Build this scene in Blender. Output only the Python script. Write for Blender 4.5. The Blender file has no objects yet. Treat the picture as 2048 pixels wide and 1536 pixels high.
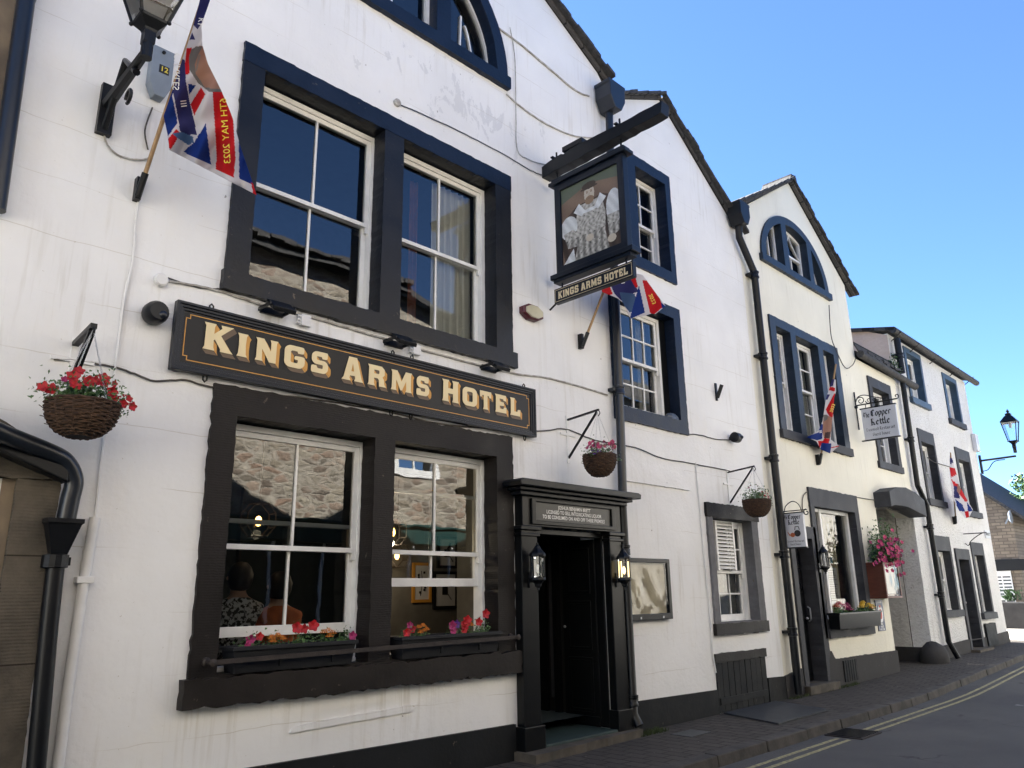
import bpy, bmesh, math, random
from mathutils import Vector, Matrix
from mathutils.geometry import tessellate_polygon
sin, cos, pi = math.sin, math.cos, math.pi
S = bpy.context.scene
C = S.collection
random.seed(7)

# ------------------------------------------------------------------ camera
EX = Vector((0.70532094, -0.70872898, -0.01502037))   # image right
EY = Vector((0.17771131, 0.19728937, -0.96410352))    # image down
EZ = Vector((0.68625146, 0.67733311, 0.26510148))     # view direction
CAM = Vector((0, -5.5, 1.47)); FPX = 1538.0
cam = bpy.data.cameras.new('camera'); co = bpy.data.objects.new('camera', cam); C.objects.link(co)
cam.sensor_width = 36; cam.lens = FPX / 2048 * 36; cam.clip_start = 0.05; cam.clip_end = 2000
co.matrix_world = Matrix.Translation(CAM) @ Matrix((EX, -EY, -EZ)).transposed().to_4x4()
S.camera = co
# ------------------------------------------------------------------ light
SUN = Vector((0.06, 0.735, 0.65)).normalized()
el = math.asin(SUN.z); az = math.atan2(SUN.x, SUN.y)
w = bpy.data.worlds.new('World'); S.world = w; w.use_nodes = True
nt = w.node_tree; bg = nt.nodes['Background']
sky = nt.nodes.new('ShaderNodeTexSky'); sky.sky_type = 'NISHITA'; sky.sun_disc = False
sky.sun_elevation = el; sky.sun_rotation = az; sky.altitude = 2500; sky.air_density = 1.0; sky.dust_density = 0.1; sky.ozone_density = 8
nt.links.new(sky.outputs[0], bg.inputs[0]); bg.inputs[1].default_value = 0.05
sl = bpy.data.lights.new('sun', 'SUN'); sl.energy = 5.0; sl.angle = math.radians(0.5); sl.color = (1, 0.97, 0.92)
so = bpy.data.objects.new('sun', sl); C.objects.link(so); so.rotation_euler = SUN.to_track_quat('Z', 'Y').to_euler()
so.location = (0, 0, 30)
S.view_settings.view_transform = 'Standard'; S.view_settings.look = 'None'; S.view_settings.gamma = 1
S.view_settings.exposure = 2.95
S.cycles.caustics_reflective = False; S.cycles.caustics_refractive = False
S.cycles.max_bounces = 10; S.cycles.transparent_max_bounces = 12

# ------------------------------------------------------------------ authoring helpers
def ray(u, v): return EX * (u - 1024) + EY * (v - 768) + EZ * FPX
def W(u, v, y=0.0):
    "point of the vertical plane at depth y behind the facade line"
    r = ray(u, v); return CAM + r * ((y - CAM.y) / r.y)
def AX(u, v, x):
    r = ray(u, v); return CAM + r * (x / r.x)
def gz(x): return 0.0 if x < 13 else min(0.2, (x - 13) * 0.015)

# ------------------------------------------------------------------ mesh builder
class MB:
    def __init__(s): s.v = []; s.f = []; s.c = None
    def add(s, vs, fs):
        o = len(s.v); s.v += [tuple(p) for p in vs]; s.f += [tuple(i + o for i in f) for f in fs]; return s
    def box(s, x0, x1, y0, y1, z0, z1):
        if x0 > x1: x0, x1 = x1, x0
        if y0 > y1: y0, y1 = y1, y0
        if z0 > z1: z0, z1 = z1, z0
        return s.add([(x0,y0,z0),(x1,y0,z0),(x1,y1,z0),(x0,y1,z0),(x0,y0,z1),(x1,y0,z1),(x1,y1,z1),(x0,y1,z1)],
                     [(3,2,1,0),(4,5,6,7),(0,1,5,4),(1,2,6,5),(2,3,7,6),(3,0,4,7)])
    def obox(s, a, b, wv, hv):
        "bar from a to b with half-width vectors wv, hv"
        a, b, wv, hv = map(Vector, (a, b, wv, hv))
        q = [a-wv-hv, a+wv-hv, a+wv+hv, a-wv+hv, b-wv-hv, b+wv-hv, b+wv+hv, b-wv+hv]
        return s.add(q, [(3,2,1,0),(4,5,6,7),(0,1,5,4),(1,2,6,5),(2,3,7,6),(3,0,4,7)])
    def prism(s, outer, y0, y1, holes=(), to=None, caps=True):
        "polygon(s) in (x,z), extruded from y0 (front) to y1"
        polys = [list(outer)] + [list(h) for h in holes]
        def area(p): return sum(p[i][0]*p[(i+1) % len(p)][1] - p[(i+1) % len(p)][0]*p[i][1] for i in range(len(p)))
        if area(polys[0]) < 0: polys[0].reverse()
        for h in polys[1:]:
            if area(h) > 0: h.reverse()
        to = to or (lambda x, z, y: (x, y, z))
        flat = [p for q in polys for p in q]; n = len(flat)
        tris = tessellate_polygon([[Vector((p[0], p[1], 0)) for p in q] for q in polys])
        vs = [to(p[0], p[1], y0) for p in flat] + [to(p[0], p[1], y1) for p in flat]
        fs = []
        for t in tris:
            a, b, c = [flat[i] for i in t]
            if (b[0]-a[0])*(c[1]-a[1]) - (c[0]-a[0])*(b[1]-a[1]) < 0: t = t[::-1]
            if caps: fs.append(tuple(t)); fs.append(tuple(i + n for i in t[::-1]))
        k = 0
        for q in polys:
            m = len(q)
            for i in range(m): a = k + i; b = k + (i+1) % m; fs.append((b, a, a+n, b+n))
            k += m
        return s.add(vs, fs)
    def tube(s, pts, r, n=8, cap=True):
        pts = [Vector(p) for p in pts]; rs = r if isinstance(r, (list, tuple)) else [r]*len(pts)
        vs = []; fs = []; N = None
        for i, p in enumerate(pts):
            t = (pts[min(i+1, len(pts)-1)] - pts[max(i-1, 0)]).normalized()
            if N is None: N = t.orthogonal().normalized()
            else: N = (N - t*N.dot(t)).normalized()
            B = t.cross(N)
            vs += [p + (N*cos(2*pi*k/n) + B*sin(2*pi*k/n))*rs[i] for k in range(n)]
        for i in range(len(pts)-1):
            for k in range(n): fs.append((i*n+k, i*n+(k+1) % n, (i+1)*n+(k+1) % n, (i+1)*n+k))
        if cap: fs.append(tuple(range(n))[::-1]); fs.append(tuple((len(pts)-1)*n+k for k in range(n)))
        return s.add(vs, fs)
    def lathe(s, c, prof, n=20, sx=1, sy=1, axis='z', a0=0):
        c = Vector(c); vs = []; fs = []
        for r, z in prof:
            for k in range(n):
                a = a0 + 2*pi*k/n; x, y = r*cos(a)*sx, r*sin(a)*sy
                vs.append(c + (Vector((x, y, z)) if axis == 'z' else Vector((x, z, y)) if axis == 'y' else Vector((z, x, y))))
        m = len(prof)
        for i in range(m-1):
            for k in range(n): fs.append((i*n+k, i*n+(k+1) % n, (i+1)*n+(k+1) % n, (i+1)*n+k))
        fs.append(tuple(range(n))[::-1]); fs.append(tuple((m-1)*n+k for k in range(n)))
        return s.add(vs, fs)
    def ball(s, c, r, n=10, sz=1.0):
        return s.lathe(c, [(r*sin(pi*i/6)+1e-4, -r*sz*cos(pi*i/6)) for i in range(7)], n)
    def quad(s, a, b, c, d): return s.add([a, b, c, d], [(0, 1, 2, 3)])

def rect(x0, x1, z0, z1): return [(x0, z0), (x1, z0), (x1, z1), (x0, z1)]
def rough_poly(p, amp=.004, step=.05, closed=True):
    out = []
    for i in range(len(p)):
        a = p[i]; b = p[(i+1) % len(p)]; L = math.hypot(b[0]-a[0], b[1]-a[1]); k = max(1, int(L/step))
        for j in range(k):
            t = (j+(random.uniform(-.35, .35) if 0 < j < k else 0))/k; q = (a[0]+(b[0]-a[0])*t, a[1]+(b[1]-a[1])*t)
            if L > 0: o = random.uniform(-amp, amp)*(1 if random.random() < .8 else 2.2)*(0 if j == 0 else 1); q = (q[0] - (b[1]-a[1])/L*o, q[1] + (b[0]-a[0])/L*o)
            out.append(q)
    return out
def obj(name, mb, mat, parent=None, smooth=False, bevel=0, world=True):
    off = Vector((0, 0, 0))
    p = parent
    while p is not None: off += p.location; p = p.parent
    me = bpy.data.meshes.new(name)
    me.from_pydata([(v[0]-off.x, v[1]-off.y, v[2]-off.z) for v in mb.v], [], mb.f)
    if mb.c is not None:
        at = me.color_attributes.new('paint', 'FLOAT_COLOR', 'CORNER'); k = 0; data = []
        for f, c in zip(me.polygons, mb.c): data += list(c)*f.loop_total
        at.data.foreach_set('color', data)
    for m in (mat if isinstance(mat, (list, tuple)) else [mat]): me.materials.append(m)
    me.update(); o = bpy.data.objects.new(name, me); C.objects.link(o); o.parent = parent
    if smooth:
        for f in me.polygons: f.use_smooth = True
        try: me.set_sharp_from_angle(angle=math.radians(40))
        except Exception: pass
    if bevel:
        b = o.modifiers.new('bevel', 'BEVEL'); b.width = bevel; b.segments = 2; b.limit_method = 'ANGLE'; b.angle_limit = math.radians(50)
    return o
def tag(o, label=None, cat=None, group=None, kind=None):
    if label: o['label'] = label
    if cat: o['category'] = cat
    if group: o['group'] = group
    if kind: o['kind'] = kind
    return o
def thing(name, loc, label, cat, group=None):
    o = bpy.data.objects.new(name, None); o.empty_display_size = .1; C.objects.link(o); o.location = loc
    return tag(o, label, cat, group)
def copy_tree(o, loc=None, label=None, parent=None):
    c = o.copy(); C.objects.link(c); c.parent = parent
    if loc is not None: c.location = loc
    if label: c['label'] = label
    for ch in list(o.children): copy_tree(ch, parent=c)
    return c

# ------------------------------------------------------------------ materials
def newmat(name):
    m = bpy.data.materials.new(name); m.use_nodes = True; n = m.node_tree.nodes; return m, m.node_tree, n['Principled BSDF']
def nd(t, typ, **kw):
    n = t.nodes.new('ShaderNode'+typ)
    for k, v in kw.items():
        if k in n.inputs: n.inputs[k].default_value = v
        else: setattr(n, k, v)
    return n
def L(t, a, b): t.links.new(a, b)
def coords(t, scale=(1, 1, 1), rot=(0, 0, 0), loc=(0, 0, 0)):
    g = nd(t, 'NewGeometry'); m = nd(t, 'Mapping'); m.inputs['Scale'].default_value = scale; m.inputs['Rotation'].default_value = rot; m.inputs['Location'].default_value = loc
    L(t, g.outputs['Position'], m.inputs[0]); return m.outputs[0]
def ocoords(t, scale=(1, 1, 1)):
    g = nd(t, 'TexCoord'); m = nd(t, 'Mapping'); m.inputs['Scale'].default_value = scale
    L(t, g.outputs['Object'], m.inputs[0]); return m.outputs[0]
def mix(t, fac, a, b, mode='MIX'):
    n = nd(t, 'MixRGB', blend_type=mode)
    for i, x in enumerate((fac, a, b)):
        if hasattr(x, 'is_linked') or hasattr(x, 'links'): L(t, x, n.inputs[i])
        else: n.inputs[i].default_value = x if i == 0 else ((*x, 1) if len(x) == 3 else x)
    return n.outputs[0]
def ramp(t, src, stops):
    r = nd(t, 'ValToRGB'); e = r.color_ramp.elements
    while len(e) < len(stops): e.new(.5)
    for i, (p, c) in enumerate(stops): e[i].position = p; e[i].color = (c, c, c, 1) if not isinstance(c, (tuple, list)) else (*c, 1)
    L(t, src, r.inputs[0]); return r.outputs[0]
def noise(t, vec, scale, detail=6, rough=.55, dist=0):
    n = nd(t, 'TexNoise'); n.inputs['Scale'].default_value = scale; n.inputs['Detail'].default_value = detail; n.inputs['Roughness'].default_value = rough; n.inputs['Distortion'].default_value = dist
    L(t, vec, n.inputs['Vector']); return n.outputs['Fac']
def math_(t, op, a, b=None):
    n = nd(t, 'Math', operation=op)
    for i, x in enumerate((a, b)):
        if x is None: continue
        if isinstance(x, (int, float)): n.inputs[i].default_value = x
        else: L(t, x, n.inputs[i])
    return n.outputs[0]
def bump(t, p, h, strength, dist=.01, prev=None):
    b = nd(t, 'Bump'); b.inputs['Strength'].default_value = strength; b.inputs['Distance'].default_value = dist; L(t, h, b.inputs['Height'])
    if prev is not None: L(t, prev, b.inputs['Normal'])
    L(t, b.outputs[0], p.inputs['Normal']); return b.outputs[0]

def pm(name, col, rough=.55, metal=0, var=.2, vs=6, bs=60, bst=.15, spec=.5, stretch=(1, 1, 1), col2=None, obj_c=False):
    m, t, p = newmat(name); c = ocoords(t, stretch) if obj_c else coords(t, stretch)
    n = noise(t, c, vs); f = ramp(t, n, [(.35, 0.0), (.65, 1.0)])
    c2 = col2 or tuple(x*(1-var) for x in col)
    L(t, mix(t, f, col, c2), p.inputs['Base Color'])
    p.inputs['Roughness'].default_value = rough; p.inputs['Metallic'].default_value = metal; p.inputs['Specular IOR Level'].default_value = spec
    if bst: bump(t, p, noise(t, c, bs, 4), bst, .006)
    return m

def render_mat(name, col, dirt=(.42, .38, .30), stipple=0.35, peel=False, score=True, bsc=22, dist=.012, mottle=False):
    m, t, p = newmat(name); c = coords(t)
    big = noise(t, c, .9, 5); col2 = tuple(x*.90 for x in col)
    base = mix(t, ramp(t, big, [(.35, 0.), (.7, 1.)]), col, col2)
    # yellowish weathering patches
    pz = noise(t, coords(t, (1, 1, .6), loc=(3, 1, 7)), 1.7, 8, .65)
    base = mix(t, ramp(t, pz, [(.55, 0.), (.85, .35)]), base, tuple(a*b for a, b in zip(col, (.96, .89, .76))))
    # rain streaks
    st = noise(t, coords(t, (9, 1, .55)), 1.6, 6, .6); sm = ramp(t, st, [(.52, 0.), (.78, .75)])
    ms = ramp(t, noise(t, c, .75, 3), [(.45, 0.), (.7, 1.)])
    base = mix(t, math_(t, 'MULTIPLY', sm, ms), base, dirt)
    # small specks
    sp = noise(t, c, 38, 2, .5); base = mix(t, ramp(t, sp, [(.73, 0.), (.77, .65)]), base, dirt)
    sp2 = noise(t, coords(t, (1, 1, 1), loc=(5, 3, 9)), 11, 2, .5); base = mix(t, ramp(t, sp2, [(.745, 0.), (.765, .7)]), base, (.16, .14, .12))
    if mottle: base = mix(t, ramp(t, noise(t, coords(t, loc=(1, 2, 3)), 17, 5, .7), [(.52, 0.), (.70, .55)]), base, (.40, .39, .36))
    h = None
    if score:
        sep = nd(t, 'SeparateXYZ'); L(t, coords(t), sep.inputs[0])
        wob = math_(t, 'MULTIPLY', noise(t, coords(t, (1.2, 1, 1.2)), 1.5, 3), .07)
        zz = math_(t, 'ADD', sep.outputs[2], wob)
        fr = math_(t, 'FRACT', math_(t, 'DIVIDE', zz, .41)); d = math_(t, 'ABSOLUTE', math_(t, 'SUBTRACT', fr, .5))
        ln = math_(t, 'LESS_THAN', d, .007)
        gate = ramp(t, noise(t, coords(t, (.8, 1, 2.5)), 1.3, 2), [(.46, 0.), (.56, 1.)])
        ln = math_(t, 'MULTIPLY', ln, gate); h = ln
        base = mix(t, math_(t, 'MULTIPLY', ln, .4), base, dirt)
    if peel:
        sep2 = nd(t, 'SeparateXYZ'); L(t, coords(t), sep2.inputs[0])
        dx = math_(t, 'SUBTRACT', 1.0, math_(t, 'DIVIDE', math_(t, 'ABSOLUTE', math_(t, 'SUBTRACT', sep2.outputs[0], 5.0)), 1.9))
        dz = math_(t, 'SUBTRACT', 1.0, math_(t, 'DIVIDE', math_(t, 'ABSOLUTE', math_(t, 'SUBTRACT', sep2.outputs[2], 6.75)), 0.75))
        reg = math_(t, 'MULTIPLY', math_(t, 'MAXIMUM', dx, 0.), math_(t, 'MAXIMUM', dz, 0.))
        pn = noise(t, coords(t, (1.7, 1, 1), rot=(0, .6, 0)), 2.6, 9, .68, .5)
        pl = math_(t, 'ADD', pn, math_(t, 'MULTIPLY', reg, .17)); pk = ramp(t, pl, [(.65, 0.), (.665, 1.)])
        pk = math_(t, 'MULTIPLY', pk, math_(t, 'GREATER_THAN', reg, .02))
        base = mix(t, math_(t, 'MULTIPLY', pk, .38), base, (.50, .51, .53))
    # splash dirt close to the ground
    L(t, base, p.inputs['Base Color']); p.inputs['Roughness'].default_value = .75; p.inputs['Specular IOR Level'].default_value = .25
    b1 = bump(t, p, noise(t, c, bsc, 8, .6), stipple, dist)
    b2 = bump(t, p, noise(t, c, 2.2, 4), .3, .05, b1)
    if h is not None: bump(t, p, math_(t, 'SUBTRACT', 1.0, h), .35, .004, b2)
    return m

def stone_mat(name, palette, sx=2.2, sz=5.5, mortar=(.30, .27, .22), mw=.035, dist=.04, wob=.25):
    "random rubble: stretched voronoi cells"
    m, t, p = newmat(name); g = coords(t, (sx, sx, sz))
    nz = nd(t, 'TexNoise'); nz.inputs['Scale'].default_value = 1.3; nz.inputs['Detail'].default_value = 4; L(t, g, nz.inputs['Vector'])
    add = nd(t, 'MixRGB', blend_type='ADD'); add.inputs[0].default_value = wob; L(t, g, add.inputs[1]); L(t, nz.outputs['Color'], add.inputs[2])
    v1 = nd(t, 'TexVoronoi', feature='DISTANCE_TO_EDGE'); v1.inputs['Scale'].default_value = 1; L(t, add.outputs[0], v1.inputs['Vector'])
    v2 = nd(t, 'TexVoronoi', feature='F1'); v2.inputs['Scale'].default_value = 1; L(t, add.outputs[0], v2.inputs['Vector'])
    sep = nd(t, 'SeparateColor'); L(t, v2.outputs['Color'], sep.inputs[0])
    col = ramp(t, sep.outputs[0], [(i/(len(palette)-1), c) for i, c in enumerate(palette)])
    fine = noise(t, coords(t), 14, 6); col = mix(t, .5, col, ramp(t, fine, [(.3, .25), (.7, 1.)]), 'MULTIPLY')
    lw = noise(t, coords(t, loc=(2, 0, 5)), 1.1, 7, .65); col = mix(t, ramp(t, lw, [(.48, 0.), (.68, .5)]), col, tuple(x*1.05 for x in mortar))
    mk = ramp(t, v1.outputs['Distance'], [(mw*.4, 1.), (mw*1.6, 0.)])
    L(t, mix(t, mk, col, mortar), p.inputs['Base Color']); p.inputs['Roughness'].default_value = .9; p.inputs['Specular IOR Level'].default_value = .2
    hh = ramp(t, v1.outputs['Distance'], [(0., 0.), (mw*5, 1.)])
    b = bump(t, p, hh, .6, dist*.6); bump(t, p, fine, .7, .03, b)
    return m
def brick_mat(name, c1, c2, mortar, bw, bh, ms, dist=.01, rotate=None, scale=1.0, rough=.9, bst=.7, noise_amt=.5, rotz=0):
    m, t, p = newmat(name); g = coords(t, rot=rotate or (0, 0, 0))
    wb = nd(t, 'TexNoise'); wb.inputs['Scale'].default_value = 4; L(t, g, wb.inputs['Vector'])
    ad = nd(t, 'MixRGB', blend_type='ADD'); ad.inputs[0].default_value = .018; L(t, g, ad.inputs[1]); L(t, wb.outputs['Color'], ad.inputs[2])
    b = nd(t, 'TexBrick'); b.inputs['Scale'].default_value = 1; b.inputs['Brick Width'].default_value = bw; b.inputs['Row Height'].default_value = bh
    b.inputs['Mortar Size'].default_value = ms; b.inputs['Color1'].default_value = (*c1, 1); b.inputs['Color2'].default_value = (*c2, 1); b.inputs['Mortar'].default_value = (*mortar, 1)
    b.inputs['Mortar Smooth'].default_value = .3; L(t, ad.outputs[0], b.inputs['Vector'])
    n1 = noise(t, coords(t), 9, 7); col = mix(t, noise_amt, b.outputs['Color'], ramp(t, n1, [(.25, .3), (.75, 1.)]), 'MULTIPLY')
    n2 = noise(t, coords(t), .7, 5); col = mix(t, .5, col, ramp(t, n2, [(.3, .55), (.7, 1.)]), 'MULTIPLY')
    L(t, col, p.inputs['Base Color']); p.inputs['Roughness'].default_value = rough; p.inputs['Specular IOR Level'].default_value = .3
    inv = math_(t, 'SUBTRACT', 1., b.outputs['Fac']); bb = bump(t, p, inv, bst, dist); bump(t, p, n1, .4, .01, bb)
    return m

def black_paint(name, col=(.006, .0075, .011), tool=0., rough=.38, chip=True, spec=.28):
    m, t, p = newmat(name); c = coords(t)
    n = noise(t, c, 3, 7, .6); base = mix(t, ramp(t, n, [(.35, 0.), (.7, 1.)]), col, tuple(x*1.9 for x in col))
    if chip:
        ch = noise(t, coords(t, (1, 1, 1), loc=(2, 5, 1)), 13, 7, .6); base = mix(t, ramp(t, ch, [(.68, 0.), (.72, .8)]), base, (.13, .105, .08))
    L(t, base, p.inputs['Base Color']); p.inputs['Specular IOR Level'].default_value = spec
    rr = ramp(t, n, [(.3, rough*.8), (.75, min(1, rough*1.35))]); L(t, rr, p.inputs['Roughness'])
    prev = bump(t, p, noise(t, c, 26, 6, .6), .35, .008)
    if tool:
        wv = nd(t, 'TexWave', wave_type='BANDS', bands_direction='Z'); wv.inputs['Scale'].default_value = 17; wv.inputs['Distortion'].default_value = 3.5; wv.inputs['Detail'].default_value = 3; wv.inputs['Detail Scale'].default_value = 1.5
        L(t, c, wv.inputs['Vector']); bump(t, p, wv.outputs['Fac'], tool, .012, prev)
    return m

def vcol_mat(name, rough=.8, spec=.2, transl=0.):
    m, t, p = newmat(name); a = nd(t, 'Attribute', attribute_name='paint')
    L(t, a.outputs['Color'], p.inputs['Base Color']); p.inputs['Roughness'].default_value = rough; p.inputs['Specular IOR Level'].default_value = spec
    if transl:
        tr = nd(t, 'BsdfTranslucent'); L(t, a.outputs['Color'], tr.inputs[0]); mx = nd(t, 'MixShader'); mx.inputs[0].default_value = transl
        L(t, p.outputs[0], mx.inputs[1]); L(t, tr.outputs[0], mx.inputs[2]); L(t, mx.outputs[0], t.nodes['Material Output'].inputs[0])
    return m
def glass_mat(name, ior=2.1, wave=.028, wscale=1.6, tint=(.80, .83, .82), add=0.0):
    m, t, p = newmat(name); t.nodes.remove(p)
    tr = nd(t, 'BsdfTransparent'); tr.inputs[0].default_value = (*tint, 1); gl = nd(t, 'BsdfGlossy'); gl.inputs['Roughness'].default_value = 0.0
    fr = nd(t, 'Fresnel'); fr.inputs[0].default_value = ior; mx = nd(t, 'MixShader')
    fac = math_(t, 'MINIMUM', math_(t, 'ADD', fr.outputs[0], add), 1.)
    L(t, fac, mx.inputs[0]); L(t, tr.outputs[0], mx.inputs[1]); L(t, gl.outputs[0], mx.inputs[2]); L(t, mx.outputs[0], t.nodes['Material Output'].inputs[0])
    if wave:
        b = nd(t, 'Bump'); b.inputs['Strength'].default_value = wave; b.inputs['Distance'].default_value = .05
        L(t, noise(t, coords(t, (1, 1, 1.6)), wscale, 2), b.inputs['Height']); L(t, b.outputs[0], gl.inputs['Normal'])
    return m
def emis(name, col, st):
    m, t, p = newmat(name); p.inputs['Emission Color'].default_value = (*col, 1); p.inputs['Emission Strength'].default_value = st; p.inputs['Base Color'].default_value = (*col, 1); return m

M = {}
M['white'] = render_mat('white_limewash', (.82, .825, .825), peel=True)
M['white2'] = render_mat('white_limewash_b', (.82, .82, .81))
M['cream'] = render_mat('cream_render', (.79, .76, .645), score=False, dirt=(.42, .38, .28))
M['greige'] = render_mat('greige_render', (.42, .40, .36), score=False)
M['rough'] = render_mat('roughcast', (.78, .78, .77), score=False, bsc=24, stipple=1., dist=.06, mottle=True, dirt=(.36, .34, .30))
M['passage'] = render_mat('passage_render', (.55, .54, .51), score=False, bsc=9, stipple=.8, dist=.05, dirt=(.2, .19, .17))
M['pink'] = render_mat('pink_render', (.58, .46, .38), score=False, bsc=7, stipple=.7, dist=.05, dirt=(.3, .23, .18))
M['stone_black'] = black_paint('painted_stone')
M['stone_tool'] = black_paint('painted_tooled_stone', (.010, .0085, .008), tool=.08, rough=.5, spec=.22)
M['stone_chunk'] = black_paint('rough_black_sill', (.012, .010, .009), rough=.5, spec=.25)
M['stone_sky_tint'] = black_paint('sky_tinted_stone', (.004, .009, .022), rough=.40, spec=.26)  # black paint with the blue sky reflection put into its colour
M['stone_slate'] = black_paint('slate_painted_stone', (.012, .019, .030), rough=.42, spec=.3)
M['stone_grey'] = black_paint('grey_painted_stone', (.030, .031, .035), rough=.6, spec=.25)
M['plinth'] = black_paint('plinth_paint', (.008, .009, .010), tool=0, rough=.62, spec=.2)
M['plinthg'] = black_paint('plinth_grey', (.028, .027, .027), tool=0, rough=.75, spec=.25)
M['black'] = pm('black_metal', (.006, .007, .009), .38, bs=90, bst=.12, spec=.3)
M['blackw'] = pm('black_gloss_wood', (.005, .0055, .006), .3, bs=40, bst=.12, stretch=(4, 4, .6), spec=.28)
M['ironblue'] = pm('cast_iron_paint', (.010, .014, .022), .32, bs=50, bst=.15)
M['wwood'] = pm('white_gloss_wood', (.80, .80, .78), .4, bs=45, bst=.12, var=.08, col2=(.70, .70, .68))
M['glass'] = glass_mat('window_glass')
M['glassc'] = glass_mat('clear_lantern_glass', 1.5, 0, 1, (.96, .97, .97))
M['plastic_glass'] = glass_mat('warped_perspex', 1.4, .3, 2.2, (.9, .9, .9), .05)
M['slate'] = brick_mat('roof_slate', (.07, .07, .07), (.12, .11, .10), (.02, .02, .02), .35, .25, .012, .02)
M['slateedge'] = pm('slate_edge', (.055, .053, .052), .8, var=.6, vs=12, bs=18, bst=.9)
M['rubble'] = stone_mat('rubble_wall', [(.26, .22, .165), (.36, .32, .25), (.15, .125, .10), (.30, .21, .155), (.42, .385, .31)], sx=3.6, sz=8.5, mortar=(.33, .30, .25), mw=.06, wob=.75)
M['coursed'] = brick_mat('coursed_stone', (.33, .25, .16), (.20, .145, .095), (.14, .115, .085), .42, .13, .014, .02, rotate=(pi/2, 0, 0))
M['sand'] = pm('sandstone', (.20, .155, .105), .85, var=.5, vs=3, bs=30, bst=.6, col2=(.10, .08, .062))
def asphalt():
    m, t, p = newmat('worn_asphalt'); c = coords(t)
    a = noise(t, c, .55, 6, .6); b_ = noise(t, coords(t, (.35, 1.6, 1)), 1.4, 6, .6); f = noise(t, c, 150, 2)
    col = mix(t, ramp(t, a, [(.35, 0.), (.65, 1.)]), (.085, .086, .088), (.125, .122, .118)); col = mix(t, ramp(t, b_, [(.55, 0.), (.72, .6)]), col, (.14, .136, .128))
    col = mix(t, .6, col, ramp(t, f, [(.3, .35), (.7, 1.3)]), 'MULTIPLY')
    v = nd(t, 'TexVoronoi', feature='DISTANCE_TO_EDGE'); v.inputs['Scale'].default_value = .55; nz = nd(t, 'TexNoise'); nz.inputs['Scale'].default_value = 3; nz.inputs['Detail'].default_value = 6; L(t, c, nz.inputs['Vector'])
    ad = nd(t, 'MixRGB', blend_type='ADD'); ad.inputs[0].default_value = .6; L(t, c, ad.inputs[1]); L(t, nz.outputs['Color'], ad.inputs[2]); L(t, ad.outputs[0], v.inputs['Vector'])
    ck = math_(t, 'MULTIPLY', ramp(t, v.outputs['Distance'], [(.004, 1.), (.012, 0.)]), ramp(t, a, [(.5, 0.), (.6, .7)])); col = mix(t, ck, col, (.015, .015, .015))
    L(t, col, p.inputs['Base Color']); p.inputs['Roughness'].default_value = .85; p.inputs['Specular IOR Level'].default_value = .25; bump(t, p, f, .9, .006); return m
M['asphalt'] = asphalt()
M['kerb'] = pm('kerb_stone', (.075, .067, .058), .85, var=.5, vs=5, bs=30, bst=.7, col2=(.035, .032, .028))
M['yellow'] = pm('yellow_road_paint', (.45, .41, .20), .8, var=.5, vs=22, bs=120, bst=.5, col2=(.17, .16, .11))
M['cream_letter'] = pm('letter_cream', (.80, .66, .38), .5, var=.06, bst=0)
M['gold'] = pm('letter_gold', (.62, .30, .05), .45, var=.1, bst=0)
M['brown'] = pm('letter_brown', (.13, .085, .05), .5, var=.1, bst=0)
M['shade'] = pm('letter_shade', (.003, .003, .003), .6, var=.1, bst=0)
M['board'] = pm('sign_board', (.009, .009, .010), .42, bs=10, bst=.03, spec=.3)
M['boardf'] = pm('sign_frame', (.005, .009, .018), .35, bs=30, bst=.1, spec=.3)
M['wtext'] = pm('white_lettering', (.8, .8, .8), .5, var=.02, bst=0)
M['btext'] = pm('black_lettering', (.01, .01, .012), .5, var=.02, bst=0)
M['goldtext'] = pm('gold_lettering', (.72, .60, .38), .45, var=.05, bst=0)
M['yeltext'] = pm('yellow_lettering', (.85, .65, .06), .5, var=.05, bst=0)
M['wicker'] = pm('wicker', (.085, .045, .025), .8, var=.6, vs=30, bs=60, bst=.5)
M['leaf'] = pm('leaf_green', (.085, .18, .045), .5, var=.6, vs=25, bst=0, obj_c=True)
M['leafd'] = pm('leaf_dark', (.045, .095, .03), .5, var=.5, vs=25, bst=0, obj_c=True)
M['red'] = pm('red_petal', (.50, .008, .016), .6, var=.5, vs=30, bst=0)
M['pinkp'] = pm('pink_petal', (.55, .06, .17), .6, var=.4, vs=30, bst=0)
M['magenta'] = pm('magenta_petal', (.36, .02, .13), .6, var=.4, vs=30, bst=0)
M['purple'] = pm('purple_petal', (.12, .03, .24), .6, var=.4, vs=30, bst=0)
M['orange'] = pm('orange_petal', (.72, .22, .015), .6, var=.4, vs=60, bst=0)
M['yellowp'] = pm('yellow_petal', (.80, .50, .02), .6, var=.3, vs=60, bst=0)
M['planter'] = pm('planter_plastic', (.013, .014, .017), .55, bs=70, bst=.25, spec=.3)
M['rust'] = pm('rusty_iron', (.035, .026, .022), .7, var=.5, vs=12, bs=40, bst=.5)
M['pole'] = pm('varnished_pole', (.42, .26, .12), .5, var=.3, vs=6, bs=60, bst=.1, stretch=(6, 6, .8))
M['cable'] = pm('painted_cable', (.50, .49, .46), .7, var=.35, vs=14, bs=60, bst=.3, col2=(.25, .23, .2))
M['cabled'] = pm('dirty_cable', (.10, .09, .08), .8, var=.5, vs=14, bst=0)
M['cwhite'] = pm('white_pipe_paint', (.76, .76, .75), .45, var=.08, vs=8, bs=50, bst=.2)
M['grey'] = pm('grey_box_paint', (.23, .27, .32), .45, var=.15, bs=40, bst=.1)
M['steel'] = pm('galvanised', (.55, .56, .58), .4, .8, bst=.1)
M['red_dark'] = pm('maroon_plastic', (.09, .010, .018), .4, bst=0)
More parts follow.
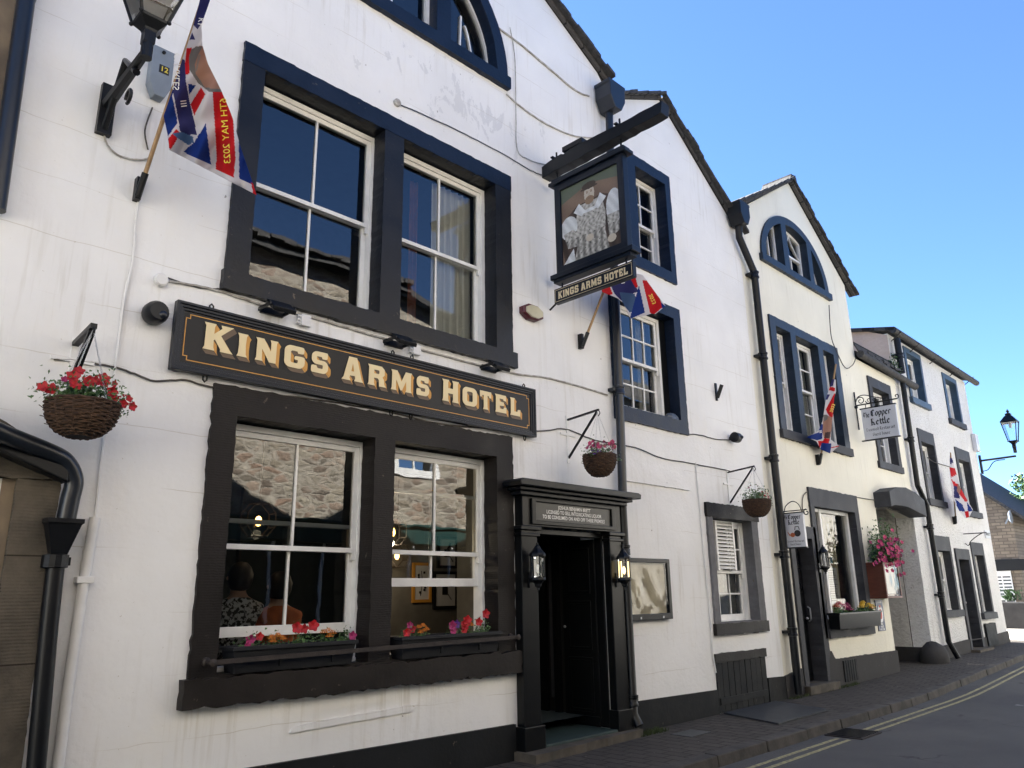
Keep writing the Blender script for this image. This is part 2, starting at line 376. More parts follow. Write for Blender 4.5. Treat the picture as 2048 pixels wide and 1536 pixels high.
M['ivory'] = pm('ivory_plastic', (.55, .52, .38), .4, bst=0)
M['signwhite'] = pm('sign_white', (.62, .63, .66), .35, var=.06, bst=0)
M['curtain'] = pm('curtain_cloth', (.85, .84, .80), .9, var=.2, vs=4, stretch=(12, 1, .3), bst=0)
M['net'] = pm('net_curtain', (.42, .42, .40), .9, var=.25, vs=30, bst=0)
M['creamcurt'] = pm('cream_curtain', (.62, .55, .38), .9, var=.2, vs=4, stretch=(12, 1, .3), bst=0)
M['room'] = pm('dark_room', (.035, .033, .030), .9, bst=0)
M['roomteal'] = pm('bar_teal_wall', (.020, .032, .032), .8, bst=0)
M['roomgrey'] = pm('bar_grey_wall', (.16, .155, .14), .8, bst=0)
M['orangec'] = pm('orange_cloth', (.62, .16, .05), .85, var=.35, vs=9, bs=14, bst=.8)
M['skin'] = pm('skin', (.50, .30, .21), .6, var=.1, bst=0)
M['hair'] = pm('hair', (.010, .007, .006), .6, var=.4, vs=20, bst=0)
M['blue_l'] = pm('blue_paint_trim', (.03, .065, .11), .5, var=.2)
M['mahog'] = pm('mahogany', (.13, .035, .018), .45, var=.3, vs=8, stretch=(1, 1, 4), bst=.2)
M['cloth'] = vcol_mat('printed_cloth', .8, .1, .35)
M['paint'] = vcol_mat('painted_panel', .45, .4)
M['bulb'] = emis('lit_filament_bulb', (1, .50, .13), 2.0)
M['bulbw'] = emis('lit_lantern_bulb', (1, .74, .36), .4)
M['ground'] = pm('pale_paving', (.46, .43, .38), .9, var=.2, bst=.4)
M['moss'] = pm('moss_grass', (.05, .075, .02), .8, var=.5, vs=20, bst=.3)
M['trunk'] = pm('bark', (.09, .07, .05), .9)
M['shopgreen'] = pm('shop_green', (.015, .05, .045), .4)
M['steppe'] = pm('stone_step', (.10, .085, .065), .85, var=.5, vs=5, bs=25, bst=.6)
M['stepgreen'] = pm('green_step_tile', (.030, .055, .052), .6, var=.4, vs=5, bs=25, bst=.2)
M['rubber'] = pm('steel_cover', (.055, .060, .066), .5, .3, var=.2, bs=120, bst=.5)
def pavers():
    m, t, p = newmat('street_pavers')
    g = coords(t, rot=(0, 0, .02)); wb = nd(t, 'TexNoise'); wb.inputs['Scale'].default_value = 5; L(t, g, wb.inputs['Vector'])
    ad = nd(t, 'MixRGB', blend_type='ADD'); ad.inputs[0].default_value = .03; L(t, g, ad.inputs[1]); L(t, wb.outputs['Color'], ad.inputs[2])
    sw = nd(t, 'Mapping'); sw.inputs['Rotation'].default_value = (0, 0, pi/2); L(t, ad.outputs[0], sw.inputs[0])
    b = nd(t, 'TexBrick'); b.inputs['Scale'].default_value = 1; b.inputs['Brick Width'].default_value = .24; b.inputs['Row Height'].default_value = .155; b.inputs['Mortar Size'].default_value = .009; b.inputs['Mortar Smooth'].default_value = .4
    b.inputs['Color1'].default_value = (.092, .080, .067, 1); b.inputs['Color2'].default_value = (.064, .056, .048, 1); b.inputs['Mortar'].default_value = (.012, .011, .010, 1); L(t, sw.outputs[0], b.inputs['Vector'])
    n1 = noise(t, coords(t), 12, 7); col = mix(t, .6, b.outputs['Color'], ramp(t, n1, [(.25, .4), (.75, 1.)]), 'MULTIPLY')
    n2 = noise(t, coords(t), .9, 5); col = mix(t, ramp(t, n2, [(.4, 0.), (.75, .6)]), col, (.075, .066, .055))
    ch = noise(t, coords(t, loc=(4, 4, 0)), 21, 1); col = mix(t, ramp(t, ch, [(.765, 0.), (.775, .8)]), col, (.35, .33, .3))
    L(t, col, p.inputs['Base Color']); p.inputs['Roughness'].default_value = .8; p.inputs['Specular IOR Level'].default_value = .3
    bb = bump(t, p, math_(t, 'SUBTRACT', 1., b.outputs['Fac']), .9, .012); bump(t, p, n1, .6, .008, bb); return m
M['pavers'] = pavers()

# ================================================================== GROUND
def strip(name, ya, yb, xs, z, mat, kind='structure', thick=0):
    "ground strip between polylines ya(x), yb(x)"
    b = MB()
    for i in range(len(xs)-1):
        x0, x1 = xs[i], xs[i+1]
        b.quad((x0, ya(x0), gz(x0)+z), (x1, ya(x1), gz(x1)+z), (x1, yb(x1), gz(x1)+z), (x0, yb(x0), gz(x0)+z))
        if thick: b.quad((x0, ya(x0), gz(x0)+z-thick), (x1, ya(x1), gz(x1)+z-thick), (x1, ya(x1), gz(x1)+z), (x0, ya(x0), gz(x0)+z))
    return tag(obj(name, b, mat), kind=kind)
def kerb_y(x): return -1.33 if x < 12 else -1.33 + min(x-12, 12)*.038
xs = [-12+i for i in range(37)]
g = MB(); gx = [-400, -60, -12, 0, 13, 18, 23, 26.4, 60, 400]
for i in range(len(gx)-1):
    g.quad((gx[i], -400, gz(gx[i])-.1), (gx[i+1], -400, gz(gx[i+1])-.1), (gx[i+1], 400, gz(gx[i+1])-.1), (gx[i], 400, gz(gx[i])-.1))
tag(obj('road', g, M['asphalt']), kind='structure')
strip('pavement', lambda x: kerb_y(x)+.16, lambda x: 4.0, xs, 0.0, M['pavers'])
kb = MB()
x = -12.0
while x < 23.6:
    L_ = random.uniform(.75, 1.0); x1 = x+L_-.012; d = random.uniform(-.006, .006)
    q = [(x, kerb_y(x)+d), (x1, kerb_y(x1)+d), (x1, kerb_y(x1)+.162), (x, kerb_y(x)+.162)]
    za, zb = gz(x), gz(x1); t_ = random.uniform(.000, .006)
    kb.add([(q[0][0], q[0][1], za-.12), (q[1][0], q[1][1], zb-.12), (q[2][0], q[2][1], zb-.12), (q[3][0], q[3][1], za-.12),
            (q[0][0], q[0][1]+.012, za+t_), (q[1][0], q[1][1]+.012, zb+t_), (q[2][0], q[2][1], zb+.002+t_), (q[3][0], q[3][1], za+.002+t_)],
           [(3,2,1,0),(4,5,6,7),(0,1,5,4),(1,2,6,5),(2,3,7,6),(3,0,4,7)]); x += L_
tag(obj('kerb', kb, M['kerb'], bevel=.012), kind='structure')
def yl(x): return -1.55 if x < 14 else -1.55 + (x-14)*.05
strip('yellow_line', lambda x: yl(x)-.026, lambda x: yl(x)+.026, [-12+i for i in range(21)]+[9.0], -.096, M['yellow'])
strip('yellow_line', lambda x: yl(x)-.026, lambda x: yl(x)+.026, [9.75+i*1.0 for i in range(16)], -.096, M['yellow'])
strip('yellow_line', lambda x: yl(x)-.156, lambda x: yl(x)-.104, [-12+i for i in range(21)]+[9.0], -.096, M['yellow'])
strip('yellow_line', lambda x: yl(x)-.156, lambda x: yl(x)-.104, [9.75+i*1.0 for i in range(16)], -.096, M['yellow'])
# pale open square beyond the last house
sq = MB(); sq.quad((24.2, -1.0, .098+.01), (75, -6, .11), (75, 40, .11), (24.2, 40, .108)); tag(obj('square', sq, M['ground']), kind='structure')
# white worn road letters far right
wm = MB()
for i in range(7): wm.quad(*[(12.9+i*.32+a, -2.9-.1*i+b, -.095) for a, b in ((0, 0), (.12, 0), (.2, .55), (.06, .55))])
tag(obj('road_marking', wm, pm('worn_white_paint', (.22, .22, .22), .8, var=.7, vs=9, bst=.4, col2=(.06, .06, .065))), kind='structure')
# drain grate
gr = thing('drain_grate', (9.38, -1.56, -.096), 'black slotted iron drain grate in the gutter across the yellow lines', 'grate')
b = MB(); b.box(9.1, 9.66, -1.78, -1.36, -.11, -.088); obj('frame', b, M['rust'], gr)
b = MB()
for i in range(9): b.box(9.13+i*.06, 9.155+i*.06, -1.76, -1.38, -.088, -.078)
obj('bars', b, M['black'], gr, bevel=.003)
# steel plate on the pavement
b = MB(); b.add([(9.2,-.05,.004),(10.59,-.05,.004),(10.28,-.93,.004),(8.85,-.95,.004),(9.2,-.05,.02),(10.59,-.05,.02),(10.28,-.93,.02),(8.85,-.95,.02)], [(0,3,2,1)[::-1],(4,7,6,5),(3,7,4,0)[::-1],(2,3,7,6),(1,2,6,5),(0,1,5,4)])
tag(obj('cellar_cover', b, M['rubber']), 'flat dark steel cellar cover plate lying on the pavers below the cellar hatch', 'cover')
b = MB(); b.box(7.55, 7.95, -.62, -.36, .001, .006); tag(obj('utility_cover', b, M['rubber']), 'small grey utility cover set in the pavers near the pub door', 'cover')

# ================================================================== WINDOWS
def bars_frame(b, x0, x1, z0, z1, y0, y1, st, rt, rb, cols, rows, bw=.022):
    "a sash: stiles st, top rail rt, bottom rail rb, glazing bars"
    b.box(x0, x0+st, y0, y1, z0, z1); b.box(x1-st, x1, y0, y1, z0, z1)
    b.box(x0+st, x1-st, y0+.001, y1-.001, z1-rt, z1); b.box(x0+st, x1-st, y0+.001, y1-.001, z0, z0+rb)
    ix0, ix1, iz0, iz1 = x0+st, x1-st, z0+rb, z1-rt
    for i in range(1, cols):
        xx = ix0+(ix1-ix0)*i/cols; b.box(xx-bw/2, xx+bw/2, y0+.004, y1-.006, iz0, iz1)
    for j in range(1, rows):
        zz = iz0+(iz1-iz0)*j/rows; b.box(ix0, ix1, y0+.006, y1-.008, zz-bw/2, zz+bw/2)
def sash(part, x0, x1, z0, z1, y, cols=2, rows=(1, 1), meet=None, low_open=0., mat=None, boxw=.055):
    "white box frame with two sliding sashes and their panes"
    meet = meet if meet is not None else (z0+z1)/2
    b = MB()
    b.box(x0, x0+boxw, y, y+.13, z0, z1); b.box(x1-boxw, x1, y, y+.13, z0, z1); b.box(x0+boxw, x1-boxw, y+.002, y+.13, z1-boxw*.9, z1); b.box(x0, x1, y-.01, y+.13, z0-.035, z0)
    fr = obj('window_frame', b, M['wwood'], part, bevel=.004)
    xi0, xi1 = x0+boxw, x1-boxw
    b = MB(); bars_frame(b, xi0, xi1, meet-.02, z1-boxw*.9, y+.02, y+.058, .045, .045, .04, cols, rows[0])
    b.box(xi0+.0, xi0+.03, y+.022, y+.056, meet-.08, meet-.02); b.box(xi1-.03, xi1, y+.022, y+.056, meet-.08, meet-.02)
    obj('upper_sash', b, M['wwood'], part, bevel=.003)
    b = MB(); zl = z0+low_open; bars_frame(b, xi0, xi1, zl, meet+.015+low_open, y+.062, y+.1, .045, .035, .075, cols, rows[1]); obj('lower_sash', b, M['wwood'], part, bevel=.003)
    def pane(a0, a1, c0, c1, yy, nm):
        g_ = MB(); g_.quad((a0, yy, c0), (a1, yy+.002, c0), (a1, yy, c1), (a0, yy-.001, c1)); obj(nm, g_, M['glass'], part)
    pane(xi0+.01, xi1-.01, meet, z1-.06, y+.04, 'pane'); pane(xi0+.01, xi1-.01, zl+.02, meet+low_open+.01, y+.082, 'pane')
def curtain(part, x0, x1, z0, z1, y, mat, amp=.03, k=9, name='curtain', taper=0.):
    b = MB(); n = int(k*8)
    def P(t, z):
        zz = (z-z0)/(z1-z0); xx = x0+(x1-x0)*t*(1-taper*(1-zz)*.5); return (xx, y+amp*sin(t*k*2*pi+.5*sin(t*17))*(1-.25*zz), z)
    for i in range(n):
        for j in range(4):
            za, zb = z0+(z1-z0)*j/4, z0+(z1-z0)*(j+1)/4
            b.quad(P(i/n, za), P((i+1)/n, za), P((i+1)/n, zb), P(i/n, zb))
    return obj(name, b, mat, part, smooth=True)
def surround(parent, outer, holes, mat, y0=-.03, y1=.24, name='window', amp=.004, sill=None, sill_mat=None):
    b = MB(); hs = [rough_poly(rect(*h) if len(h) == 4 and not isinstance(h[0], tuple) else h, amp*.6) for h in holes]
    b.prism(rough_poly(rect(*outer) if len(outer) == 4 and not isinstance(outer[0], tuple) else outer, amp), y0, y1, hs)
    w_ = obj(name, b, mat, parent, bevel=.006)
    if sill:
        b = MB(); b.prism(rough_poly(rect(*sill[:4]), amp*1.4), sill[4], .2); obj('sill', b, sill_mat or mat, w_, bevel=.01)
    return w_
def room(parent, x0, x1, y0, y1, z0, z1, mat, name='interior_room'):
    b = MB(); V = [(x0,y0,z0),(x1,y0,z0),(x1,y1,z0),(x0,y1,z0),(x0,y0,z1),(x1,y0,z1),(x1,y1,z1),(x0,y1,z1)]
    b.add(V, [(0,1,2,3),(7,6,5,4),(5,6,2,1),(6,7,3,2),(7,4,0,3)]); return obj(name, b, mat, parent)

# ================================================================== PUB (first gable)
pub = thing('public_house', (0.8, 0, 0), 'white limewashed gabled pub with black stone window surrounds and carved gold lettered sign', 'building')
wallp = [(.86, -.1), (7.42, -.1), (7.42, 8.30), (7.33, 8.40), (4.0, 10.15), (.86, 8.50)]
ARC = [(3.97+1.50*cos(a*pi/24), 7.36+1.42*sin(a*pi/24)) for a in range(25)]
b = MB(); b.prism(wallp, 0, .32, [rect(2.42, 5.48, .85, 2.98), rect(2.44, 5.5, 3.86, 6.0), ARC[::-1], rect(5.80, 6.98, .02, 2.14)])
obj('wall', b, M['white'], pub)
b = MB(); b.prism([(.86, -.1), (5.52, -.1), (5.52, .31), (2.8, .335), (1.3, .33), (.86, .32)], -.035, 0.0); obj('plinth', b, M['plinth'], pub)
# raised / recessed plaster panel low on the wall
b = MB(); b.prism(rough_poly([(3.18, .52), (4.3, .545), (4.36, .60), (4.28, .60), (3.35, .572), (3.2, .55)], .002), -.016, 0); obj('plaster_ledge', b, M['white'], pub, bevel=.008)
# roof
b = MB()
def roofplane(b, xa, za, xb, zb, y0, y1, th=.07):
    d = Vector((xb-xa, 0, zb-za)).normalized(); n = Vector((-d.z, 0, d.x)) if xb > xa else Vector((d.z, 0, -d.x))
    a, c = Vector((xa, 0, za)), Vector((xb, 0, zb)); q = []
    for y in (y0, y1): q += [a+Vector((0, y, 0)), c+Vector((0, y, 0)), c+n*th+Vector((0, y, 0)), a+n*th+Vector((0, y, 0))]
    b.add(q, [(3,2,1,0),(4,5,6,7),(0,1,5,4),(1,2,6,5),(2,3,7,6),(3,0,4,7)])
roofplane(b, 4.0, 10.15, 7.50, 8.31, -.06, 9); roofplane(b, .7, 8.42, 4.0, 10.15, -.06, 9); obj('roof', b, M['slate'], pub)
def verge(parent, xa, za, xb, zb, y0=-.11, n=14):
    b = MB(); d = Vector((xb-xa, zb-za)); 
    for i in range(n):
        t0, t1 = i/n, (i+1.12)/n; o = random.uniform(0, .012)+.012*(i % 2)
        xa_, za_ = xa+d.x*t0, za+d.y*t0; xb_, zb_ = xa+d.x*t1, za+d.y*t1
        lo, hi = (-.022, .012)
        b.prism([(xa_, za_+lo), (xb_, zb_+lo+.01), (xb_, zb_+hi+.01+o), (xa_, za_+hi+o)], y0-random.uniform(0, .03)-.001*i, -.062)
    obj('slate_verge', b, M['slateedge'], parent)
verge(pub, 4.0, 10.22, 7.52, 8.37, n=24); verge(pub, .7, 8.5, 4.0, 10.22, n=22)
# lower bar window
wl = surround(pub, (2.38, 5.54, .90, 3.04), [(2.575, 3.84, .97, 2.815), (4.055, 5.31, .97, 2.815)], M['stone_tool'], sill=(2.33, 5.57, .765, .955, -.085), sill_mat=M['stone_chunk'], amp=.006)
sash(wl, 2.565, 3.875, 1.0, 2.80, .16, 2, (1, 1), meet=1.86, low_open=.2)
sash(wl, 4.05, 5.335, 1.0, 2.80, .16, 2, (1, 1), meet=1.86, low_open=.56)
# upper window
wu = surround(pub, (2.38, 5.57, 3.90, 6.06), [(2.575, 3.84, 3.965, 5.875), (4.07, 5.33, 3.965, 5.875)], M['stone_black'], sill=(2.36, 5.61, 3.79, 3.955, -.06), amp=.003)
wu2 = MB(); wu2.prism(rough_poly(rect(2.375, 5.575, 5.876, 6.062), .003), -.034, .02); obj('lintel', wu2, M['stone_sky_tint'], wu)
sash(wu, 2.565, 3.87, 3.97, 5.86, .15, 2, (1, 1), meet=4.90)
sash(wu, 4.06, 5.335, 3.97, 5.86, .15, 2, (1, 1), meet=4.90)
curtain(wu, 4.72, 5.27, 3.98, 5.8, .33, M['curtain'], .02, 6)
curtain(wu, 4.52, 4.62, 3.98, 5.8, .45, pm('rust_curtain', (.25, .07, .03), .9, bst=0), .02, 2)
# attic lunette
def lunette(parent, cx, z0, r_o, h_o, r_i, h_i, mullx, mat, sillw, sillh, y1=.2):
    oo = [(cx+r_o*cos(a*pi/28), z0+h_o*sin(a*pi/28)) for a in range(29)]
    holes = []; ed = [-r_i] + [q for m_ in mullx for q in m_] + [r_i]
    def arcz(x_): return z0+.02+h_i*math.sqrt(max(0, 1-(x_/r_i)**2))
    for k in range(0, len(ed), 2):
        a, c = ed[k], ed[k+1]; n = 14; h = [(cx+a, z0+.02), (cx+c, z0+.02)]
        pts = [(cx+c+(a-c)*i/n, arcz(c+(a-c)*i/n)) for i in range(n+1)]
        pts = [p for p in pts if p[1] > z0+.035]; holes.append(h+pts)
    b = MB(); b.prism(oo, -.03, y1, holes); w_ = obj('arched_window', b, mat, parent, bevel=.005)
    b = MB(); b.prism(rough_poly(rect(cx-sillw, cx+sillw, z0-sillh, z0+.0), .003), -.065, .15); obj('sill', b, mat, w_, bevel=.008)
    gl = MB(); fr = MB()
    for k in range(0, len(ed), 2):
        a, c = ed[k], ed[k+1]; n = 12
        pts = [(cx+a+(c-a)*i/n, arcz(a+(c-a)*i/n)) for i in range(n+1)]
        for p, q in zip(pts, pts[1:]): fr.obox((p[0], .14, p[1]-.02), (q[0], .14, q[1]-.02), (0, .03, 0), (0, 0, .035))
        fr.box(cx+a, cx+c, .11, .17, z0+.02, z0+.075); fr.box(cx+a, cx+a+.05, .108, .172, z0+.02, arcz(a)+.0); fr.box(cx+c-.05, cx+c, .108, .172, z0+.02, arcz(c)+.0)
        if k == 2:
            mz = z0+.02+(h_i)*.45; fr.box(cx+a, cx+c, .112, .168, mz-.02, mz+.02)
            for sg in (1, -1):
                pp = [(cx+(a+c)/2+sg*(c-a)/2*(i/6)**1.7, .14, mz+.02+(arcz(0)-mz-.04)*(1-i/6)) for i in range(7)]
                for p, q in zip(pp, pp[1:]): fr.obox(p, q, (.011, 0, 0), (0, .02, 0))
            fr.box(cx+(a+c)/2-.011, cx+(a+c)/2+.011, .12, .16, z0+.02, mz)
        else:
            m2 = cx+(a+c)/2; s_ = 1 if k else -1
            pp = [(m2-s_*.02+s_*.12*(i/6), .14, z0+.06+.45*(1-(i/6)**1.5)) for i in range(7)]
            for p, q in zip(pp, pp[1:]): fr.obox(p, q, (.011, 0, 0), (0, .02, 0))
            pp = [(m2-s_*.1+s_*.02*(i/6), .14, z0+.06+.55*(i/6)) for i in range(7)]
            for p, q in zip(pp, pp[1:]): fr.obox(p, q, (.011, 0, 0), (0, .02, 0))
        gl.add([(cx+a, .145, z0+.02)]+[(p[0], .145, p[1]) for p in pts]+[(cx+c, .145, z0+.02)], [tuple(range(n+3))[::-1]])
    obj('window_frame', fr, M['wwood'], w_); obj('pane', gl, M['glass'], w_); return w_
lunette(pub, 3.97, 7.355, 1.59, 1.56, 1.42, 1.38, [(-.70, -.50), (.50, .70)], M['stone_sky_tint'], 1.60, .155)
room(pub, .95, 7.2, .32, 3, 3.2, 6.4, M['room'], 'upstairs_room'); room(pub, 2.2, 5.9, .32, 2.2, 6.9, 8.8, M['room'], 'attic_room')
bar = room(pub, .95, 8.2, .32, 4.2, .2, 3.0, M['roomteal'], 'bar_room')
b = MB(); b.box(5.72, 8.19, 2.3, 2.4, .25, 2.98); obj('bar_partition', b, M['roomgrey'], pub); b = MB(); b.box(5.60, 5.70, .325, .9, .25, 2.98); obj('porch_wall', b, M['roomgrey'], pub)
b = MB()
for i in range(7): b.box(.97+.62*i, 1.0+.62*i, 4.1, 4.18, .25, 2.9)
b.box(.96, 5.7, 4.08, 4.19, 1.15, 1.2); obj('bar_panelling', b, M['room'], pub)

# people sitting at the window table
def person(name, loc, facing, label, top_mat, legs_mat, hair_mat, seat=.45, female=False):
    root = thing(name, loc, label, 'person'); root['category'] = 'person'
    bm = bmesh.new(); lay = bm.verts.layers.skin.verify(); ca, sa = cos(facing), sin(facing)
    def V(x, y, z, r, r2=None):
        v = bm.verts.new((x*ca-y*sa, x*sa+y*ca, z)); v[lay].radius = (r, r2 or r); return v
    pel = V(0, 0, .52, .15, .12); bl = V(0, 0, .68, .14, .11); ch = V(0, -.02, .88, .17, .12); up = V(0, -.02, 1.0, .14, .09); nk = V(0, 0, 1.07, .055); hd0 = V(0, .01, 1.14, .07, .08); hd = V(0, .02, 1.22, .085, .095); ht = V(0, .01, 1.30, .07, .075)
    for a, c in ((pel, bl), (bl, ch), (ch, up), (up, nk), (nk, hd0), (hd0, hd), (hd, ht)): bm.edges.new((a, c))
    for s_ in (-1, 1):
        sh = V(s_*.17, -.01, .97, .065); elb = V(s_*.23, .10, .74, .045); wr = V(s_*.16, .32, .74, .032); hn = V(s_*.13, .40, .75, .035, .02)
        hp = V(s_*.09, .02, .50, .085); kn = V(s_*.12, .42, .50, .065); an = V(s_*.12, .40, .10, .042); ft = V(s_*.13, .54, .05, .04, .03)
        for a, c in ((up, sh), (sh, elb), (elb, wr), (wr, hn), (pel, hp), (hp, kn), (kn, an), (an, ft)): bm.edges.new((a, c))
        for k in range(4):
            f1 = V(s_*(.155-.018*k), .45, .748, .008); f2 = V(s_*(.155-.018*k), .475-.004*k, .738, .007); bm.edges.new((hn, f1)); bm.edges.new((f1, f2))
        t1 = V(s_*.10, .43, .745, .009); bm.edges.new((hn, t1))
    pel[lay].use_root = True
    me = bpy.data.meshes.new('body'); bm.to_mesh(me); bm.free(); me.materials.append(M['skin']); o = bpy.data.objects.new('body', me); C.objects.link(o)
    o.modifiers.new('skin', 'SKIN'); sd = o.modifiers.new('sub', 'SUBSURF'); sd.levels = 2; sd.render_levels = 2
    dg = bpy.context.evaluated_depsgraph_get(); ev = o.evaluated_get(dg); m2 = bpy.data.meshes.new_from_object(ev); o.modifiers.clear(); o.data = m2; o.parent = root
    m2.materials.clear(); m2.materials.append(M['skin']); m2.materials.append(top_mat); m2.materials.append(legs_mat)
    for f in m2.polygons:
        c_ = f.center; f.use_smooth = True; ly = -c_.x*sa*-1 if 0 else (c_.y*ca - c_.x*sa)
        f.material_index = 2 if c_.z < .60 else (1 if c_.z < 1.05 and ly < .30 else 0)
    hb = MB(); fx, fy = -sa, ca
    hb.lathe((root.location.x+fx*-.015, root.location.y+fy*-.015, root.location.z+1.245), [(.001, .105), (.05, .095), (.085, .06), (.105, .0), (.10, -.06), (.075, -.12), (.03, -.14)], 16)
    obj('hair', hb, hair_mat, root, smooth=True)
    fb = MB(); px, py, pz = root.location.x+fx*.105, root.location.y+fy*.105, root.location.z+1.205
    fb.ball((px, py, pz), .016); 
    for s_ in (-1, 1): fb.ball((px-fx*.005+s_*.033*ca, py-fy*.005+s_*.033*sa, pz+.03), .011); fb.ball((px-fx*.1+s_*.09*ca, py-fy*.1+s_*.09*sa, pz+.01), .02)
    fb.box(px-.02, px+.02, py-.004, py+.004, pz-.045, pz-.038)
    obj('face', fb, M['skin'], root, smooth=True)
    return root
mpat, t, p = newmat('black_white_blouse'); n_ = noise(t, coords(t), 34, 2); L(t, ramp(t, n_, [(.47, .02), (.52, .6)]), p.inputs['Base Color'])
p1 = W(472, 1245, .80); p2 = W(553, 1250, .78)
FL = .22
person('person', (p1.x, .80, p1.z-.86), 0, 'seated person in black and white patterned blouse, back to the left bar window', mpat, M['room'], M['hair'])
person('person', (p2.x, .78, p2.z-.90), 0, 'seated person in crumpled orange top, back to the left bar window', M['orangec'], M['room'], M['hair'])
for k, q in enumerate((p1, p2)):
    ch = thing('chair', (q.x, .78, FL), 'dark wooden chair under the seated person in '+('the patterned blouse' if k == 0 else 'the orange top'), 'chair', 'chairs at the bar window')
    sz = q.z-.88+.40; b = MB(); b.box(q.x-.2, q.x+.2, .6, 1.0, sz-.04, sz); obj('seat', b, M['mahog'], ch)
    for sx in (-.18, .18):
        for yy in (.62, .98): b = MB(); b.box(q.x+sx-.02, q.x+sx+.02, yy-.02, yy+.02, FL, sz-.04); obj('leg', b, M['mahog'], ch)

# pictures on the partition
def picture(u, v, wd, hh, frame_mat, label, y=2.3, blob=0):
    c_ = W(u, v, y); r = thing('framed_picture', (c_.x, y, c_.z), label, 'picture', 'pictures hanging in the bar')
    b = MB(); b.prism(rect(c_.x-wd/2, c_.x+wd/2, c_.z-hh/2, c_.z+hh/2), y-.03, y-.002, [rect(c_.x-wd/2+.035, c_.x+wd/2-.035, c_.z-hh/2+.035, c_.z+hh/2-.035)]); obj('picture_frame', b, frame_mat, r)
    b = MB(); b.box(c_.x-wd/2+.03, c_.x+wd/2-.03, y-.015, y-.003, c_.z-hh/2+.03, c_.z+hh/2-.03); obj('print', b, M['signwhite'], r)
    b = MB()
    if blob == 0:
        b.tube([(c_.x-.02, y-.017, c_.z-.16), (c_.x+.01, y-.017, c_.z), (c_.x-.01, y-.017, c_.z+.14)], .004, 4)
        for i in range(9): b.ball((c_.x+random.uniform(-.06, .06), y-.016, c_.z-.12+.03*i), .016, 6)
    else:
        b.box(c_.x-.05, c_.x+.04, y-.018, y-.0152, c_.z-.06, c_.z+.04); b.tube([(c_.x+.04, y-.018, c_.z-.05), (c_.x+.1, y-.018, c_.z-.12)], .005, 4); b.tube([(c_.x, y-.018, c_.z+.04), (c_.x+.05, y-.018, c_.z+.12)], .012, 4)
    obj('drawing', b, M['btext'], r)
picture(842, 1165, .30, .48, M['gold'], 'gold framed botanical drawing on the bar wall, left of the black frame', blob=0)
picture(889, 1180, .40, .46, M['btext'], 'black framed ink drawing on the bar wall seen under the open sash', blob=1)
picture(893, 1105, .34, .40, M['btext'], 'black framed drawing hung above the ink drawing, seen through the sash', blob=1)
# pendant lamps
def pendant(u, v, y, label):
    c_ = W(u, v, y); r = thing('pendant_lamp', (c_.x, y, c_.z), label, 'lamp', 'lit pendant lamps in the bar')
    b = MB()
    for s_ in (-1, 1):
        for q in ((.05, .12), (.12, .05)): pass
    pts = [(.055, .14), (.13, .06), (.13, -.06), (.055, -.14), (-.055, -.14), (-.13, -.06), (-.13, .06), (-.055, .14), (.055, .14)]
    for yy in (-.06, .06): b.tube([(c_.x+a, y+yy, c_.z+c) for a, c in pts], .006, 6)
    for a, c in pts[:-1]: b.tube([(c_.x+a, y-.06, c_.z+c), (c_.x+a, y+.06, c_.z+c)], .005, 6)
    b.tube([(c_.x, y, c_.z+.14), (c_.x, y, 2.98)], .006, 6); obj('lamp_cage', b, M['rust'], r)
    b = MB(); b.ball((c_.x, y, c_.z-.01), .028, 10, 1.6); obj('bulb', b, M['bulb'], r)
def glow(u, v, y, e):
    c_ = W(u, v, y); l_ = bpy.data.lights.new('pendant_light', 'POINT'); l_.energy = e; l_.color = (1, .80, .55); l_.shadow_soft_size = .04; o = bpy.data.objects.new('pendant_light', l_); C.objects.link(o); o.location = (c_.x, y-.05, c_.z-.12)
glow(517, 1040, .75, .06); glow(785, 1062, .85, 1.3); glow(794, 1110, 1.9, .8)
pendant(517, 1040, .75, 'lit octagonal glass pendant lamp behind the left sash')
pendant(785, 1062, .85, 'lit pendant lamp behind the right sash beside the mullion')
pendant(794, 1110, 2.1, 'small distant lit pendant lamp deep in the bar')

# ================================================================== DOORCASE
dc = thing('pub_doorway', (6.4, 0, 0), 'tall glossy black pub doorway with pilasters, licensee panel and double doors', 'doorway')
b = MB(); b.box(5.57, 5.80, -.10, 0.0, .28, 2.10); obj('pilaster', b, M['blackw'], dc, bevel=.006); b = MB(); b.box(6.99, 7.20, -.10, 0.0, .25, 2.10); obj('pilaster', b, M['blackw'], dc, bevel=.006)
for x0, x1 in ((5.545, 5.825), (6.965, 7.225)):
    b = MB(); b.box(x0, x1, -.13, 0, 0.0, .28); obj('pilaster_base', b, M['blackw'], dc, bevel=.006)
    b = MB(); b.box(x0, x1, -.12, 0, 2.04, 2.07); b.box(x0-.01, x1+.01, -.135, 0, 2.10, 2.14); obj('pilaster_capital', b, M['blackw'], dc, bevel=.006)
b = MB(); b.box(5.58, 7.19, -.11, 0.0, 2.141, 2.44); b.prism(rect(5.70, 7.07, 2.16, 2.42), -.135, -.11, [rect(5.76, 7.01, 2.2, 2.39)]); obj('frieze', b, M['blackw'], dc, bevel=.005)
b = MB(); b.box(5.50, 7.26, -.17, 0, 2.44, 2.48); b.box(5.45, 7.30, -.22, 0, 2.481, 2.515); b.prism([(5.39, 2.516), (7.37, 2.516), (7.38, 2.57), (7.33, 2.585), (5.42, 2.585), (5.38, 2.56)], -.29, .0); obj('cornice', b, M['black'], dc, bevel=.008)
b = MB(); b.box(5.77, 7.0, -.1125, -.1105, 2.205, 2.385); pn = obj('name_panel', b, pm('licence_panel', (.035, .034, .030), .4, bst=0), dc)
